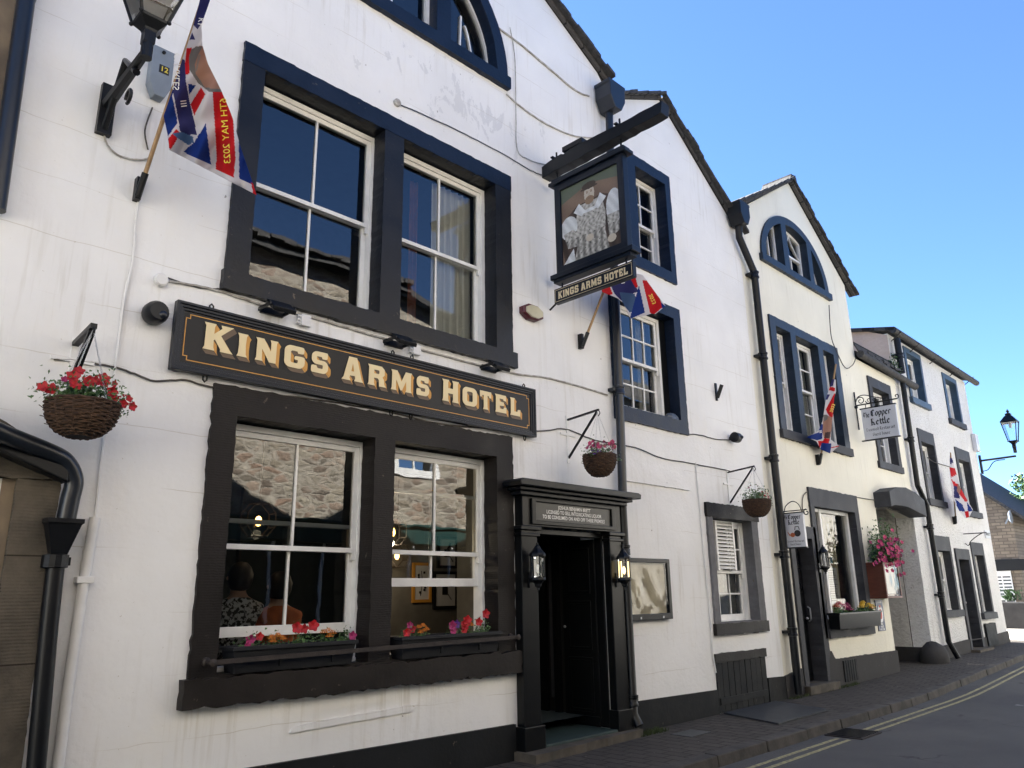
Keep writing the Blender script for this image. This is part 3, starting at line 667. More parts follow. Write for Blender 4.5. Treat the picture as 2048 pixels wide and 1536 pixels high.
def text_mesh(txt, size, to, align='CENTER', sp=1.0, bold=0., sxx=1.0):
    cu = bpy.data.curves.new('t', 'FONT'); cu.body = txt; cu.size = size; cu.align_x = align; cu.align_y = 'CENTER'; cu.space_character = sp; cu.offset = bold; cu.resolution_u = 3
    o = bpy.data.objects.new('t', cu); C.objects.link(o); dg = bpy.context.evaluated_depsgraph_get(); me = bpy.data.meshes.new_from_object(o.evaluated_get(dg))
    b = MB(); b.add([to(v.co.x*sxx, v.co.y) for v in me.vertices], [tuple(f.vertices) for f in me.polygons])
    bpy.data.objects.remove(o); bpy.data.curves.remove(cu); bpy.data.meshes.remove(me); return b
def merge(*bs):
    m_ = MB()
    for q in bs: m_.add(q.v, q.f)
    return m_
lines = [('JOSHUA BENJAMIN BRETT', 2.35), ('LICENSED TO SELL INTOXICATING LIQUOR', 2.298), ('TO BE CONSUMED ON AND OFF THESE PREMISES', 2.245)]
for s_, zc in lines: obj('lettering', text_mesh(s_, .052, (lambda x, y: (6.385+x, -.1145, zc+y)), bold=.0007, sxx=.88), M['wtext'], dc)
# open porch: both leaves folded back against the reveals
b = MB(); b.box(5.80, 5.83, 0, .12, .1, 2.12); b.box(6.96, 6.99, 0, .10, .1, 2.12); b.box(5.83, 6.96, 0.0, .12, 2.08, 2.13); obj('door_frame', b, M['blackw'], dc, bevel=.003)
def door_leaf(xf, sg, y0, y1):
    b = MB(); to = lambda y_, z_, x_: (x_, y_, z_)
    b.box(xf, xf+sg*.04, y0, y1, .10, 2.07)
    for za, zb in ((.24, .80), (.88, 1.40), (1.48, 1.98)): b.prism(rect(y0+.07, y1-.07, za, zb), xf-sg*.010, xf, [rect(y0+.10, y1-.10, za+.03, zb-.03)], to=to)
    b.box(xf-sg*.012, xf, y0, y1, .10, .20)
    d_ = obj('door', b, M['blackw'], dc, bevel=.004); b = MB(); b.ball((xf-sg*.03, y1-.05, 1.12), .016); obj('handle', b, M['steel'], d_, smooth=True)
door_leaf(6.955, 1, .11, .60); door_leaf(5.84, -1, .13, .60)
b = MB(); b.box(6.93, 6.99, .66, .74, .1, 2.12); b.box(6.94, 6.99, .86, 1.0, .1, 2.12); obj('inner_door_frame', b, M['blackw'], dc, bevel=.004)
b = MB(); b.box(6.945, 6.97, .765, .80, .35, 1.95); obj('door_edge_strip', b, pm('door_edge_grey', (.075, .075, .08), .4, bst=0), dc)
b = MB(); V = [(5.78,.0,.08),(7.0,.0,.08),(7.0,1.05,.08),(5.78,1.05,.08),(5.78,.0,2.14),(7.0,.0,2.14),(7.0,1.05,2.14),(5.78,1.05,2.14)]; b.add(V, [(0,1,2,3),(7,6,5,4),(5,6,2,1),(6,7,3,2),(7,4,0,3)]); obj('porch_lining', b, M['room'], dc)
b = MB(); b.prism(rough_poly([(5.50, -.30), (7.28, -.20), (7.28, .3), (5.50, .3)], .006), 0.0, .075, to=lambda x, z, y: (x, z, y)); st = obj('step', b, M['steppe'], dc, bevel=.012)
b = MB(); b.box(5.84, 6.95, -.12, 1.0, .075, .10); obj('threshold', b, M['stepgreen'], dc, bevel=.004)
# lanterns on pilasters
def wall_lantern(x, z, y, label, lit):
    r = thing('wall_lantern', (x, y, z), label, 'lantern', 'small black wall lanterns')
    b = MB(); b.lathe((x, y-.10, z), [(.001, .235), (.012, .23), (.012, .21), (.028, .195), (.04, .17), (.075, .13), (.082, .115), (.082, .10), (.07, .10)], 8); obj('lantern_cap', b, M['black'], r)
    b = MB(); b.lathe((x, y-.10, z), [(.06, -.105), (.075, -.105), (.078, -.125), (.05, -.15), (.035, -.165), (.03, -.19), (.012, -.20), (.012, -.225), (.001, -.23)], 8); b.box(x-.012, x+.012, y-.11, y, -.15+z, -.13+z); b.box(x-.03, x+.03, y-.015, y, z-.2, z-.05); obj('lantern_base', b, M['black'], r)
    b = MB()
    for k in range(6): a = 2*pi*k/6; b.box(x+.066*cos(a)-.005, x+.066*cos(a)+.005, y-.10+.066*sin(a)-.005, y-.10+.066*sin(a)+.005, z-.105, z+.10)
    obj('lantern_bars', b, M['black'], r)
    b = MB(); b.lathe((x, y-.10, z), [(.060, -.10), (.060, .10)], 6); obj('lantern_glass', b, M['glassc'], r)
    b = MB(); b.ball((x, y-.10, z-.02), .020, 8, 2.2); b.box(x-.02, x+.02, y-.06, y-.045, z-.09, z+.08)
    if lit: obj('bulb', b, M['bulbw'], r)
    else: obj('bulb', b, M['wtext'], r)
    return r
wall_lantern(5.69, 1.74, -.10, 'black half lantern on the left pilaster of the pub door', False)
wall_lantern(7.09, 1.74, -.10, 'lit black half lantern on the right pilaster of the pub door', True)

# ================================================================== MAIN SIGN
GL = {'K': ([(0,100),(38,100),(34,88),(33,62),(58,88),(54,100),(96,100),(88,92),(56,60),(86,14),(98,0),(56,0),(56,10),(37,42),(33,38),(34,12),(38,0),(0,0),(5,12),(6,88)], []),
 'I': ([(0,100),(40,100),(35,88),(33,50),(35,12),(40,0),(0,0),(5,12),(7,50),(5,88)], []),
 'N': ([(0,100),(34,100),(65,48),(65,88),(61,100),(94,100),(89,88),(88,0),(60,0),(28,54),(29,12),(33,0),(0,0),(5,12),(6,88)], []),
 'G': ([(88,100),(88,68),(62,68),(58,77),(36,77),(31,72),(31,28),(36,23),(58,23),(62,28),(62,38),(46,38),(48,56),(92,56),(92,18),(76,0),(20,0),(4,16),(4,84),(20,100)], []),
 'S': ([(86,98),(86,68),(60,68),(56,77),(34,77),(31,74),(31,64),(36,60),(74,60),(90,46),(90,16),(74,0),(4,0),(4,34),(30,34),(36,22),(60,22),(63,26),(63,36),(60,40),(22,40),(5,54),(5,84),(22,100),(80,100)], []),
 'A': ([(28,100),(66,100),(92,12),(100,0),(56,0),(61,12),(59,21),(36,21),(33,12),(39,0),(-4,0),(5,12)], [[(41,40),(54,40),(48,74)]]),
 'R': ([(0,100),(72,100),(88,86),(88,58),(77,47),(84,38),(88,12),(98,0),(60,0),(58,30),(52,38),(33,38),(33,12),(38,0),(0,0),(5,12),(6,88)], [[(33,60),(56,60),(60,64),(60,74),(56,78),(33,78)]]),
 'M': ([(0,100),(36,100),(60,48),(84,100),(120,100),(115,88),(115,12),(120,0),(84,0),(88,12),(87,54),(64,4),(54,4),(30,54),(29,12),(33,0),(0,0),(5,12),(6,88)], []),
 'H': ([(0,100),(38,100),(33,88),(33,62),(60,62),(60,88),(55,100),(93,100),(88,88),(88,12),(93,0),(55,0),(60,12),(60,38),(33,38),(33,12),(38,0),(0,0),(5,12),(6,88)], []),
 'O': ([(20,100),(76,100),(92,84),(92,16),(76,0),(20,0),(4,16),(4,84)], [[(36,77),(31,72),(31,28),(36,23),(60,23),(65,28),(65,72),(60,77)]]),
 'T': ([(0,100),(84,100),(84,66),(70,66),(66,76),(56,77),(56,12),(61,0),(23,0),(28,12),(28,77),(18,76),(14,66),(0,66)], []),
 'E': ([(0,100),(80,100),(80,68),(62,70),(58,78),(33,78),(33,62),(64,60),(64,40),(33,38),(33,22),(60,22),(64,32),(82,34),(82,0),(0,0),(5,12),(6,88)], []),
 'L': ([(0,100),(38,100),(33,88),(33,24),(58,24),(62,36),(82,38),(80,0),(0,0),(5,12),(6,88)], [])}
ROUND = set('GSORG')
def soften(p, r=9):
    out = []
    for i in range(len(p)):
        a, b_, c_ = Vector(p[i-1]), Vector(p[i]), Vector(p[(i+1) % len(p)]); u, v = a-b_, c_-b_
        if u.length < 14 or v.length < 14 or u.angle(v) > 2.6: out.append(p[i]); continue
        k = min(r, u.length*.4, v.length*.4); P, Q = b_+u.normalized()*k, b_+v.normalized()*k
        for t_ in (0, .5, 1): out.append(tuple(P*(1-t_)**2+b_*2*t_*(1-t_)+Q*t_**2))
    return out
def glyph(ch):
    o_, h_ = GL[ch]
    if ch in 'GSO': return soften(o_), [soften(x) for x in h_]
    return o_, h_
sg = thing('pub_sign', (3.94, 0, 3.34), 'long black fascia sign with cream and gold lettering KINGS ARMS HOTEL above the bar window', 'sign')
X0, X1, Z0, Z1 = 2.03, 5.86, 3.075, 3.60
b = MB(); b.box(X0+.06, X1-.06, -.045, -.02, Z0+.06, Z1-.06); obj('board', b, M['board'], sg)
b = MB()
for i, (o_, y_) in enumerate(((0, -.075), (.022, -.066), (.042, -.056))):
    i2 = (o_+.022)
    b.prism(rect(X0+o_, X1-o_, Z0+o_, Z1-o_), y_, -.015, [rect(X0+i2, X1-i2, Z0+i2, Z1-i2)])
obj('moulded_frame', b, M['boardf'], sg, bevel=.004)
def lineloop(b, pts, w_, y):
    n = len(pts)
    for i in range(n):
        a, c_ = Vector(pts[i]), Vector(pts[(i+1) % n]); d = (c_-a).normalized()*w_/2
        x0, x1 = sorted((a.x-abs(d.x), c_.x+abs(d.x))) if abs(d.x) > 0 else (a.x-w_/2, a.x+w_/2)
        if abs(c_.x-a.x) > abs(c_.y-a.y): b.box(min(a.x, c_.x)-w_/2, max(a.x, c_.x)+w_/2, y, y+.001, a.y-w_/2, a.y+w_/2)
        else: b.box(a.x-w_/2, a.x+w_/2, y+.0003, y+.0012, min(a.y, c_.y)+w_/2, max(a.y, c_.y)-w_/2)
b = MB(); xa, xb, za, zb, nn = 2.115, 5.775, 3.165, 3.515, .03
lineloop(b, [(xa+nn, zb), (xb-nn, zb), (xb-nn, zb-nn), (xb, zb-nn), (xb, za+nn), (xb-nn, za+nn), (xb-nn, za), (xa+nn, za), (xa+nn, za+nn), (xa, za+nn), (xa, zb-nn), (xa+nn, zb-nn)], .007, -.0465)
obj('gold_border', b, M['gold'], sg)
faces, golds, browns, shad = MB(), MB(), MB(), MB()
LET = [('K', 2.25, 2.485, 3.275, 3.485), ('I', 2.515, 2.60, 3.275, 3.46), ('N', 2.665, 2.855, 3.275, 3.46), ('G', 2.915, 3.10, 3.275, 3.46), ('S', 3.16, 3.32, 3.275, 3.46),
       ('A', 3.455, 3.675, 3.27, 3.482), ('R', 3.72, 3.92, 3.27, 3.457), ('M', 3.97, 4.205, 3.27, 3.457), ('S', 4.26, 4.41, 3.27, 3.457),
       ('H', 4.57, 4.78, 3.268, 3.482), ('O', 4.83, 5.02, 3.268, 3.455), ('T', 5.06, 5.215, 3.268, 3.455), ('E', 5.27, 5.43, 3.268, 3.455), ('L', 5.485, 5.635, 3.268, 3.455)]
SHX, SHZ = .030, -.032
kk = 0
for chh, a, c_, z0, z1 in LET:
    faces, golds, browns, shad = MB(), MB(), MB(), MB()
    o_, h_ = glyph(chh); mx_ = max(p[0] for p in o_); mn = min(p[0] for p in o_); f_ = lambda p: (a+(p[0]-mn)/(mx_-mn)*(c_-a), z0+p[1]/100*(z1-z0))
    P = [f_(p) for p in o_]; Hs = [[f_(p) for p in q] for q in h_]
    faces.prism(P, -.0545, -.0535, Hs)
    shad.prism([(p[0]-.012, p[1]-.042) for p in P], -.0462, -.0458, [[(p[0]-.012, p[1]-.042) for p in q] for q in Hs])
    def ccw(q): return q if sum(q[i][0]*q[(i+1) % len(q)][1]-q[(i+1) % len(q)][0]*q[i][1] for i in range(len(q))) > 0 else q[::-1]
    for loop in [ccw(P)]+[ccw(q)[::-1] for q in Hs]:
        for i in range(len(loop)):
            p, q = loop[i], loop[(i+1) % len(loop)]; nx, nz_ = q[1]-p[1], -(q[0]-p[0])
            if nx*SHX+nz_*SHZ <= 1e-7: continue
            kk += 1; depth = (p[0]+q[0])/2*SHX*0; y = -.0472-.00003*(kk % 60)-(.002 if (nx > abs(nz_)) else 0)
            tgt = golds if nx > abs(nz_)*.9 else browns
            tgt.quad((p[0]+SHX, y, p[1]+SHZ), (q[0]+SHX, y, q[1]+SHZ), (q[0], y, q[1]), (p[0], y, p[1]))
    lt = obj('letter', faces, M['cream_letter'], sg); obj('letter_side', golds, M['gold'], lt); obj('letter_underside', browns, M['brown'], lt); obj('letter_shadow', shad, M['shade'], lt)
for xx in (2.3, 4.0, 4.22, 5.72):
    for zz, s_ in ((Z1, 1), (Z0, -1)): b = MB(); b.tube([(xx-.014, -.03, zz), (xx-.014, -.03, zz+s_*.03), (xx, -.03, zz+s_*.045), (xx+.014, -.03, zz+s_*.03), (xx+.014, -.03, zz)], .007, 6); obj('fixing_lug', b, M['black'], sg)
# floodlights
fl = thing('floodlight', (2.80, -.12, 3.72), '', 'floodlight', 'small black floodlights above the fascia sign')
cx, cz = 2.80, 3.715
def q3(x, y, z):  # lamp head tilted down
    a = math.radians(38); return (cx+x, -.17+y*cos(a)-z*sin(a)*.6, cz+y*sin(a)+z*cos(a))
b = MB(); b.add([q3(x, y, z) for z in (-.02, .02) for x, y in ((-.10, -.075), (.10, -.075), (.10, .075), (-.10, .075))], [(3,2,1,0),(4,5,6,7),(0,1,5,4),(1,2,6,5),(2,3,7,6),(3,0,4,7)])
b.box(cx-.115, cx-.10, -.20, -.0, cz-.015, cz+.015); b.box(cx+.10, cx+.115, -.20, -.0, cz-.015, cz+.015); b.box(cx-.10, cx+.10, -.03, 0, cz-.03, cz+.03); obj('lamp_body', b, M['black'], fl, bevel=.004)
b = MB(); b.add([q3(x, y, z) for z in (-.026, -.0205) for x, y in ((-.085, -.06), (.085, -.06), (.085, .06), (-.085, .06))], [(3,2,1,0),(4,5,6,7),(0,1,5,4),(1,2,6,5),(2,3,7,6),(3,0,4,7)]); obj('lens', b, pm('flood_lens', (.30, .29, .25), .12, .3, var=.5, vs=12, bst=.3), fl)
fl['label'] = 'black floodlight with glass lens above the K and I of the fascia sign'
copy_tree(fl, (4.02, -.12, 3.72), 'black floodlight above the middle of the fascia sign, under the mullion'); copy_tree(fl, (5.22, -.12, 3.72), 'black floodlight above the right end of the fascia sign')
for xx, lb in ((3.10, 'white junction box beside the first floodlight above the sign'), (4.27, 'white junction box beside the middle floodlight above the sign')):
    jb = thing('junction_box', (xx, 0, 3.68), lb, 'junction box', 'white junction boxes on the pub wall'); b = MB(); b.box(xx-.045, xx+.045, -.045, 0, 3.66, 3.76); obj('box', b, M['cwhite'], jb, bevel=.005)
    b = MB()
    for k in range(3): b.lathe((xx-.055, -.025, 3.68+.03*k), [(.012, -.02), (.012, .02)], 8, axis='x')
    obj('cable_gland', b, M['cwhite'], jb)
# wall cams, alarm
def camera_dome(u, v, r, label, yaw=0.):
    c_ = W(u, v, -.08); t_ = thing('security_camera', tuple(c_), label, 'camera', 'black security cameras on the walls')
    b = MB(); b.lathe(c_, [(r*.75, .08), (r*.9, .06), (r, .03), (r, -.02), (r*.92, -.05), (r*.75, -.075), (.002, -.08)], 20, axis='y'); obj('housing', b, M['black'], t_, smooth=True)
    b = MB(); b.ball((c_.x+r*.35, c_.y-.06, c_.z-r*.3), r*.42); obj('lens_cover', b, M['ironblue'], t_, smooth=True)
camera_dome(311, 626, .085, 'round black dome camera on the wall left of the fascia sign')
c_ = W(1472, 875, -.1); t_ = thing('security_camera', tuple(c_), 'black bullet camera high on the white wall beside the drainpipe', 'camera', 'black security cameras on the walls')
b = MB(); b.lathe((c_.x, c_.y, c_.z), [(.055, -.06), (.075, -.05), (.075, .05), (.05, .09), (.002, .095)], 16, axis='x'); b.box(c_.x-.02, c_.x+.02, c_.y, 0, c_.z-.02, c_.z+.02); obj('housing', b, M['black'], t_, smooth=True)
b = MB(); b.ball((c_.x+.04, c_.y-.07, c_.z), .025); obj('lens', b, M['ironblue'], t_)
c_ = W(1063, 626, -.03); al = thing('alarm_box', (c_.x, 0, c_.z), 'oval maroon and ivory burglar alarm box on the wall right of the windows', 'alarm')
hx = [(c_.x+.20*cos(a*pi/3)*(1), c_.z+.12*sin(a*pi/3)) for a in range(6)]
b = MB(); b.lathe((c_.x, -.0, c_.z), [(.155, -.001), (.155, -.055), (.135, -.075), (.002, -.08)], 8, axis='y', sx=1.15, sy=.62, a0=pi/8); obj('housing', b, M['red_dark'], al)
b = MB(); b.lathe((c_.x, -.076, c_.z), [(.125, 0), (.12, -.012), (.002, -.014)], 8, axis='y', sx=1.15, sy=.6, a0=pi/8); obj('cover', b, M['ivory'], al)

# ================================================================== CABLES AND CONDUIT
def smoothpath(pts, k=6):
    P = [Vector(p) for p in pts]; out = []
    for i in range(len(P)-1):
        a, b_, c_, d = P[max(i-1, 0)], P[i], P[i+1], P[min(i+2, len(P)-1)]
        for j in range(k):
            t_ = j/k; out.append(.5*((2*b_)+(-a+c_)*t_+(2*a-5*b_+4*c_-d)*t_*t_+(-a+3*b_-3*c_+d)*t_**3))
    return out+[P[-1]]
def cable(pix, r, mat, label, y=-.012, clips=True, cat='cable', name='cable', wob=.006):
    pts = [W(u, v, y) for u, v in pix]; sp = smoothpath(pts)
    sp = [p+Vector((0, 0, random.uniform(-wob, wob)*.5)) for p in sp]
    b = MB(); b.tube(sp, r, 6); o = obj(name, b, mat); 
    return tag(o, label, cat, 'cables clipped to the walls')
cable([(108,718),(160,722),(230,735),(262,745),(310,762),(372,760),(430,775),(600,795),(760,820),(900,850),(1075,862),(1130,858),(1190,880),(1270,895),(1320,915),(1390,928),(1460,942)], .007, M['cabled'], 'long sagging wire running under the fascia sign and on past the drainpipe')
cable([(320,560),(360,566),(430,580),(520,608),(640,640),(760,675),(900,715),(1020,745),(1090,755),(1150,770),(1215,790)], .010, M['cable'], 'thick cable run under the upper window sill behind the floodlights')
cable([(335,556),(400,575),(440,578)], .006, M['cabled'], 'short double wire leaving the round junction cover left of the sill')
cable([(795,207),(860,235),(930,268),(1010,310),(1060,340),(1090,352)], .006, M['cabled'], 'wire dropping from the round fitting to the projecting beam')
cable([(1020,55),(1030,120),(1032,230),(1035,300),(1060,320),(1092,330)], .006, M['cable'], 'thin wire falling straight down the gable then turning to the beam')
cable([(980,45),(1030,80),(1090,130),(1150,180),(1178,192)], .012, M['cable'], 'bundle of cables crossing the gable from the attic window to the hopper')
cable([(1013,188),(1050,220),(1100,252),(1150,272),(1190,276)], .010, M['cable'], 'sagging cable from the attic sill end to the beam')
cable([(305,215),(290,260),(296,300)], .006, M['cabled'], 'short wire below the numbered grey box')
cable([(208,265),(215,290),(240,312),(280,320),(297,316)], .007, M['cable'], 'looped wire from the foot of the lamp bracket')
cable([(278,395),(270,450),(265,520),(248,600),(235,700),(222,790),(205,900),(198,960),(190,1035)], .009, M['cwhite'], 'thin white painted conduit running down the wall from the flag bracket')
cable([(1375,868),(1400,870),(1430,878),(1462,880)], .007, M['cabled'], 'wire running to the bullet camera')
cable([(1391,925),(1398,1000),(1405,1080),(1412,1150),(1420,1230),(1425,1300),(1432,1345)], .009, M['cwhite'], 'white clipped conduit falling down the wall left of the louvred window')
cable([(1658,610),(1662,670),(1672,700),(1690,735),(1705,730),(1712,715)], .009, M['cabled'], 'black cable looping down the cream wall from the arched window', y=-.05)
cable([(1595,1042),(1605,1035),(1612,985),(1680,990),(1748,1000)], .008, M['cabled'], 'wire over the cream house door lintel and window head')
cable([(1748,1000),(1790,1022),(1830,1016),(1850,1010)], .010, M['cabled'], 'dark wire crossing under the passage arch')
cable([(1855,915),(1870,925),(1905,935)], .010, M['cabled'], 'wire from the tall window to the far flag bracket')
pc = thing('conduit_pipe', tuple(W(150, 1300, -.03)), 'thick white painted conduit pipe on the left of the pub wall', 'pipe'); b = MB()
b.tube([W(190, 1035, -.035), W(168, 1160, -.035), W(140, 1350, -.035), W(112, 1560, -.035)], .033, 12); obj('pipe', b, M['cwhite'], pc, smooth=True)
c_ = W(170, 1160, -.03); b = MB(); b.box(c_.x-.06, c_.x+.045, -.075, 0, c_.z-.02, c_.z+.02); obj('pipe_clip', b, M['cwhite'], pc, bevel=.004)
c_ = W(795, 205, -.02); b = MB(); b.lathe((c_.x, 0, c_.z), [(.04, 0), (.04, -.03), (.002, -.04)], 12, axis='y'); tag(obj('wall_fitting', b, M['cable']), 'small round cable fitting above the upper window lintel', 'fitting')
c_ = W(322, 560, -.02); b = MB(); b.lathe((c_.x, 0, c_.z), [(.05, 0), (.05, -.035), (.04, -.045), (.002, -.045)], 16, axis='y'); tag(obj('junction_cover', b, M['cwhite']), 'round white junction cover left of the upper window sill', 'junction box')

# ================================================================== DRAINPIPES
def drainpipe(label, path, r, mat, collars=(), hopper=None, shoe=True, hs=1.):
    base = Vector(path[-1]); t_ = thing('drainpipe', (base.x, base.y, base.z), label, 'drainpipe'); b = MB(); b.tube([Vector(p) for p in path], r, 14); obj('pipe', b, mat, t_, smooth=True)
    for z in collars:
        for p, q in zip(path, path[1:]):
            if min(p[2], q[2]) <= z <= max(p[2], q[2]):
                k = (z-p[2])/((q[2]-p[2]) or 1); x, y = p[0]+(q[0]-p[0])*k, p[1]+(q[1]-p[1])*k
                b = MB(); b.lathe((x, y, z), [(r, -.06), (r*1.28, -.055), (r*1.28, -.03), (r*1.12, -.02), (r*1.12, .02), (r*1.3, .03), (r*1.3, .055), (r, .06)], 14); b.box(x-r*2.1, x+r*2.1, y+.0, min(0, y+r+.05), z-.02, z+.02); obj('collar', b, mat, t_, smooth=True); break
    if hopper:
        x, y, z = hopper; b = MB()
        b.prism([(x-.07*hs, z), (x+.07*hs, z), (x+.16*hs, z+.16*hs), (x+.16*hs, z+.34*hs), (x+.18*hs, z+.36*hs), (x+.18*hs, z+.40*hs), (x-.18*hs, z+.40*hs), (x-.18*hs, z+.36*hs), (x-.16*hs, z+.34*hs), (x-.16*hs, z+.16*hs)], y-.14*hs, y+.12*hs)
        obj('hopper', b, mat, t_, bevel=.008)
    return t_
drainpipe('tall black drainpipe with square hopper between the two white gables, ending beside the pub door', [(7.40, -.12, 7.75), (7.37, -.09, 6), (7.33, -.09, 3.8), (7.29, -.09, 2.62)], .052, M['ironblue'], (3.85, 5.2, 6.9), (7.40, -.14, 7.72))
drainpipe('lower length of black drainpipe with a shoe, right of the pub door', [(7.27, -.09, 2.5), (7.27, -.09, .22), (7.27, -.16, .10)], .05, M['black'], (1.95, .35))
drainpipe('cranked black drainpipe with ornate hopper between the white gable and the cream house', [(10.78, -.12, 7.25), (10.80, -.10, 7.05), (11.2, -.10, 6.55), (11.2, -.10, 5.0), (11.2, -.10, 3.3), (11.2, -.10, .05)], .058, M['black'], (6.5, 5.1, 3.45, 2.0, .9), (10.76, -.14, 7.22), hs=.95)
drainpipe('black drainpipe kinked around the corner of the far white house', [(17.80, -.10, 6.0), (17.72, -.10, 3.60), (18.12, -.10, 3.22), (18.15, -.10, .42), (18.25, -.2, .10)], .055, M['black'], (4.6, 2.75, 1.35))
drainpipe('black downpipe at the roof corner of the far white house', [(17.78, -.12, 6.9), (17.78, -.12, 6.1)], .07, M['black'], (6.5,))
drainpipe('navy blue cast iron drainpipe at the top left edge of the pub wall', [W(88, -90, -.08), W(52, 0, -.08)+Vector((0, 0, 0)), W(-8, 420, -.08)], .055, M['ironblue'], ())
# left neighbour's hopper pipe
x_ = W(115, 1100, -.12); t_ = drainpipe('black drainpipe with funnel hopper at the left edge beside the sandstone house', [W(112, 1120, -.12), W(98, 1250, -.12), W(70, 1560, -.12)], .052, M['black'], ())
c_ = W(118, 1080, -.12); b = MB(); b.lathe((c_.x+.0, c_.y, c_.z-.10), [(.055, -.02), (.06, 0), (.13, .19), (.145, .2), (.145, .225), (.13, .225)], 4, a0=pi/4); obj('hopper', b, M['black'], t_)
c_ = W(110, 1120, -.12); b = MB(); b.lathe(c_, [(.052, -.05), (.075, -.045), (.075, .03), (.055, .035)], 14); b.box(c_.x-.13, c_.x+.1, c_.y+.04, c_.y+.07, c_.z-.03, c_.z+.02); obj('collar', b, M['black'], t_)
b = MB(); b.tube(smoothpath([W(-60, 835, -.35), W(0, 865, -.3), W(100, 905, -.2), W(132, 925, -.16), W(148, 960, -.14), W(140, 1000, -.13), W(128, 1060, -.12)], 5), .055, 14); obj('elbow_pipe', b, M['ironblue'], t_, smooth=True)

# ================================================================== LEFT NEIGHBOUR
ln = thing('sandstone_house', (-1, 0, 0), 'brown tooled sandstone house at the left edge, black gutter above its lintel', 'building')
b = MB(); b.prism([(-6, -.1), (.855, -.1), (.855, 8.4), (-6, 8.4)], .05, .4, [rect(-1.5, .30, .9, 2.45)]); obj('wall', b, M['sand'], ln)
msd, t, p = newmat('tooled_sandstone'); c0 = coords(t); nn_ = noise(t, c0, 3, 8, .65); base = mix(t, ramp(t, nn_, [(.3, 0.), (.7, 1.)]), (.125, .108, .085), (.05, .045, .038))
sp_ = nd(t, 'SeparateXYZ'); L(t, c0, sp_.inputs[0]); fr_ = math_(t, 'FRACT', math_(t, 'DIVIDE', math_(t, 'ADD', sp_.outputs[2], .12), .62)); jn = math_(t, 'LESS_THAN', fr_, .014)
L(t, mix(t, jn, base, (.03, .025, .02)), p.inputs['Base Color']); p.inputs['Roughness'].default_value = .9; p.inputs['Specular IOR Level'].default_value = .15
wv = nd(t, 'TexWave', wave_type='BANDS', bands_direction='Z'); wv.inputs['Scale'].default_value = 16; wv.inputs['Distortion'].default_value = 1.2; L(t, c0, wv.inputs['Vector']); amt = math_(t, 'MULTIPLY', wv.outputs['Fac'], ramp(t, noise(t, c0, 2, 4), [(.4, .1), (.7, 1.)])); bb_ = bump(t, p, amt, .35, .008); bump(t, p, noise(t, c0, 14, 7), .7, .015, bb_)
b = MB(); b.prism(rough_poly([(1.19, -.1), (1.43, -.1), (1.425, 2.20), (1.19, 2.20)], .004), -.10, -.001); obj('door_jamb', b, msd, ln, bevel=.01)
b = MB(); b.prism(rough_poly([(.2, 2.203), (1.425, 2.203), (1.425, 2.36), (.9, 2.62), (.2, 2.95)], .005), -.105, -.001); obj('lintel', b, msd, ln, bevel=.01)
b = MB(); b.box(1.12, 1.19, -.06, -.001, -.1, 2.2); obj('door_rebate', b, M['sand'], ln)
b = MB(); b.box(.2, 1.12, -.045, -.002, -.1, 2.2); obj('door_panel', b, M['wwood'], ln)
b = MB(); b.obox(W(-80, 850, -.22), W(132, 950, -.12), (0, .07, 0), (0, 0, .055)); obj('gutter', b, M['black'], ln, bevel=.01)

# ================================================================== SECOND GABLE (white, right of the pipe)
g2 = thing('gabled_house', (9, 0, 0), 'narrow white gabled house with sky tinted black window surrounds between the pub and the cream house', 'building')
AP2 = (8.86, 8.72)
b = MB(); b.prism([(7.42, -.1), (11.0, -.1), (10.98, 7.25), (10.62, 7.45), AP2, (7.42, 8.02)], 0.002, .32, [rect(7.95, 8.87, 5.75, 7.36), rect(7.46, 8.85, 3.56, 5.25), rect(9.28, 10.52, .98, 2.56), rect(9.25, 10.45, .03, .62)])
obj('wall', b, M['white2'], g2)
b = MB(); b.prism([(7.3, -.1), (9.16, -.1), (9.16, .285), (7.3, .32)], -.02, .002); obj('plinth', b, M['plinth'], g2); b = MB(); b.prism([(10.5, -.1), (11.1, -.1), (11.05, .30), (10.5, .32)], -.02, .002); obj('plinth', b, M['plinth'], g2)
b = MB(); roofplane(b, AP2[0], AP2[1], 10.97, 7.21, -.05, 8); roofplane(b, 7.40, 8.02, AP2[0], AP2[1], -.05, 8); obj('roof', b, M['slate'], g2)
verge(g2, AP2[0], AP2[1]+.06, 11.05, 7.22, n=16); verge(g2, 7.45, 8.09, AP2[0], AP2[1]+.06, n=9)
w_ = surround(g2, (7.88, 8.93, 5.70, 7.42), [(8.06, 8.80, 5.86, 7.25)], M['stone_sky_tint']); sash(w_, 8.04, 8.81, 5.88, 7.24, .15, 2, (2, 2), meet=6.52)
w_ = surround(g2, (7.32, 8.93, 3.52, 5.32), [(7.44, 8.76, 3.70, 5.15)], M['stone_sky_tint'], sill=(7.32, 8.93, 3.515, 3.68, -.034)); sash(w_, 7.42, 8.62, 3.72, 5.13, .13, 4, (2, 2), meet=4.40)
b = MB(); b.box(8.62, 8.76, .13, .2, 3.7, 5.15); obj('jamb_board', b, M['blackw'], w_)
curtain(w_, 8.35, 8.57, 3.75, 5.1, .34, M['net'], .02, 3)
w_ = surround(g2, (9.23, 10.60, .945, 2.64), [(9.36, 10.42, 1.09, 2.45)], black_paint('weathered_grey_stone', (.10, .10, .105), rough=.7, spec=.2), sill=(9.2, 10.62, .93, 1.075, -.05), sill_mat=M['stone_tool'])
b = MB(); b.prism(rough_poly(rect(9.215, 10.64, 2.452, 2.645), .005), -.04, 0); obj('lintel', b, M['stone_tool'], w_, bevel=.006)
sash(w_, 9.34, 10.42, 1.10, 2.44, .12, 3, (2, 2), meet=1.74)
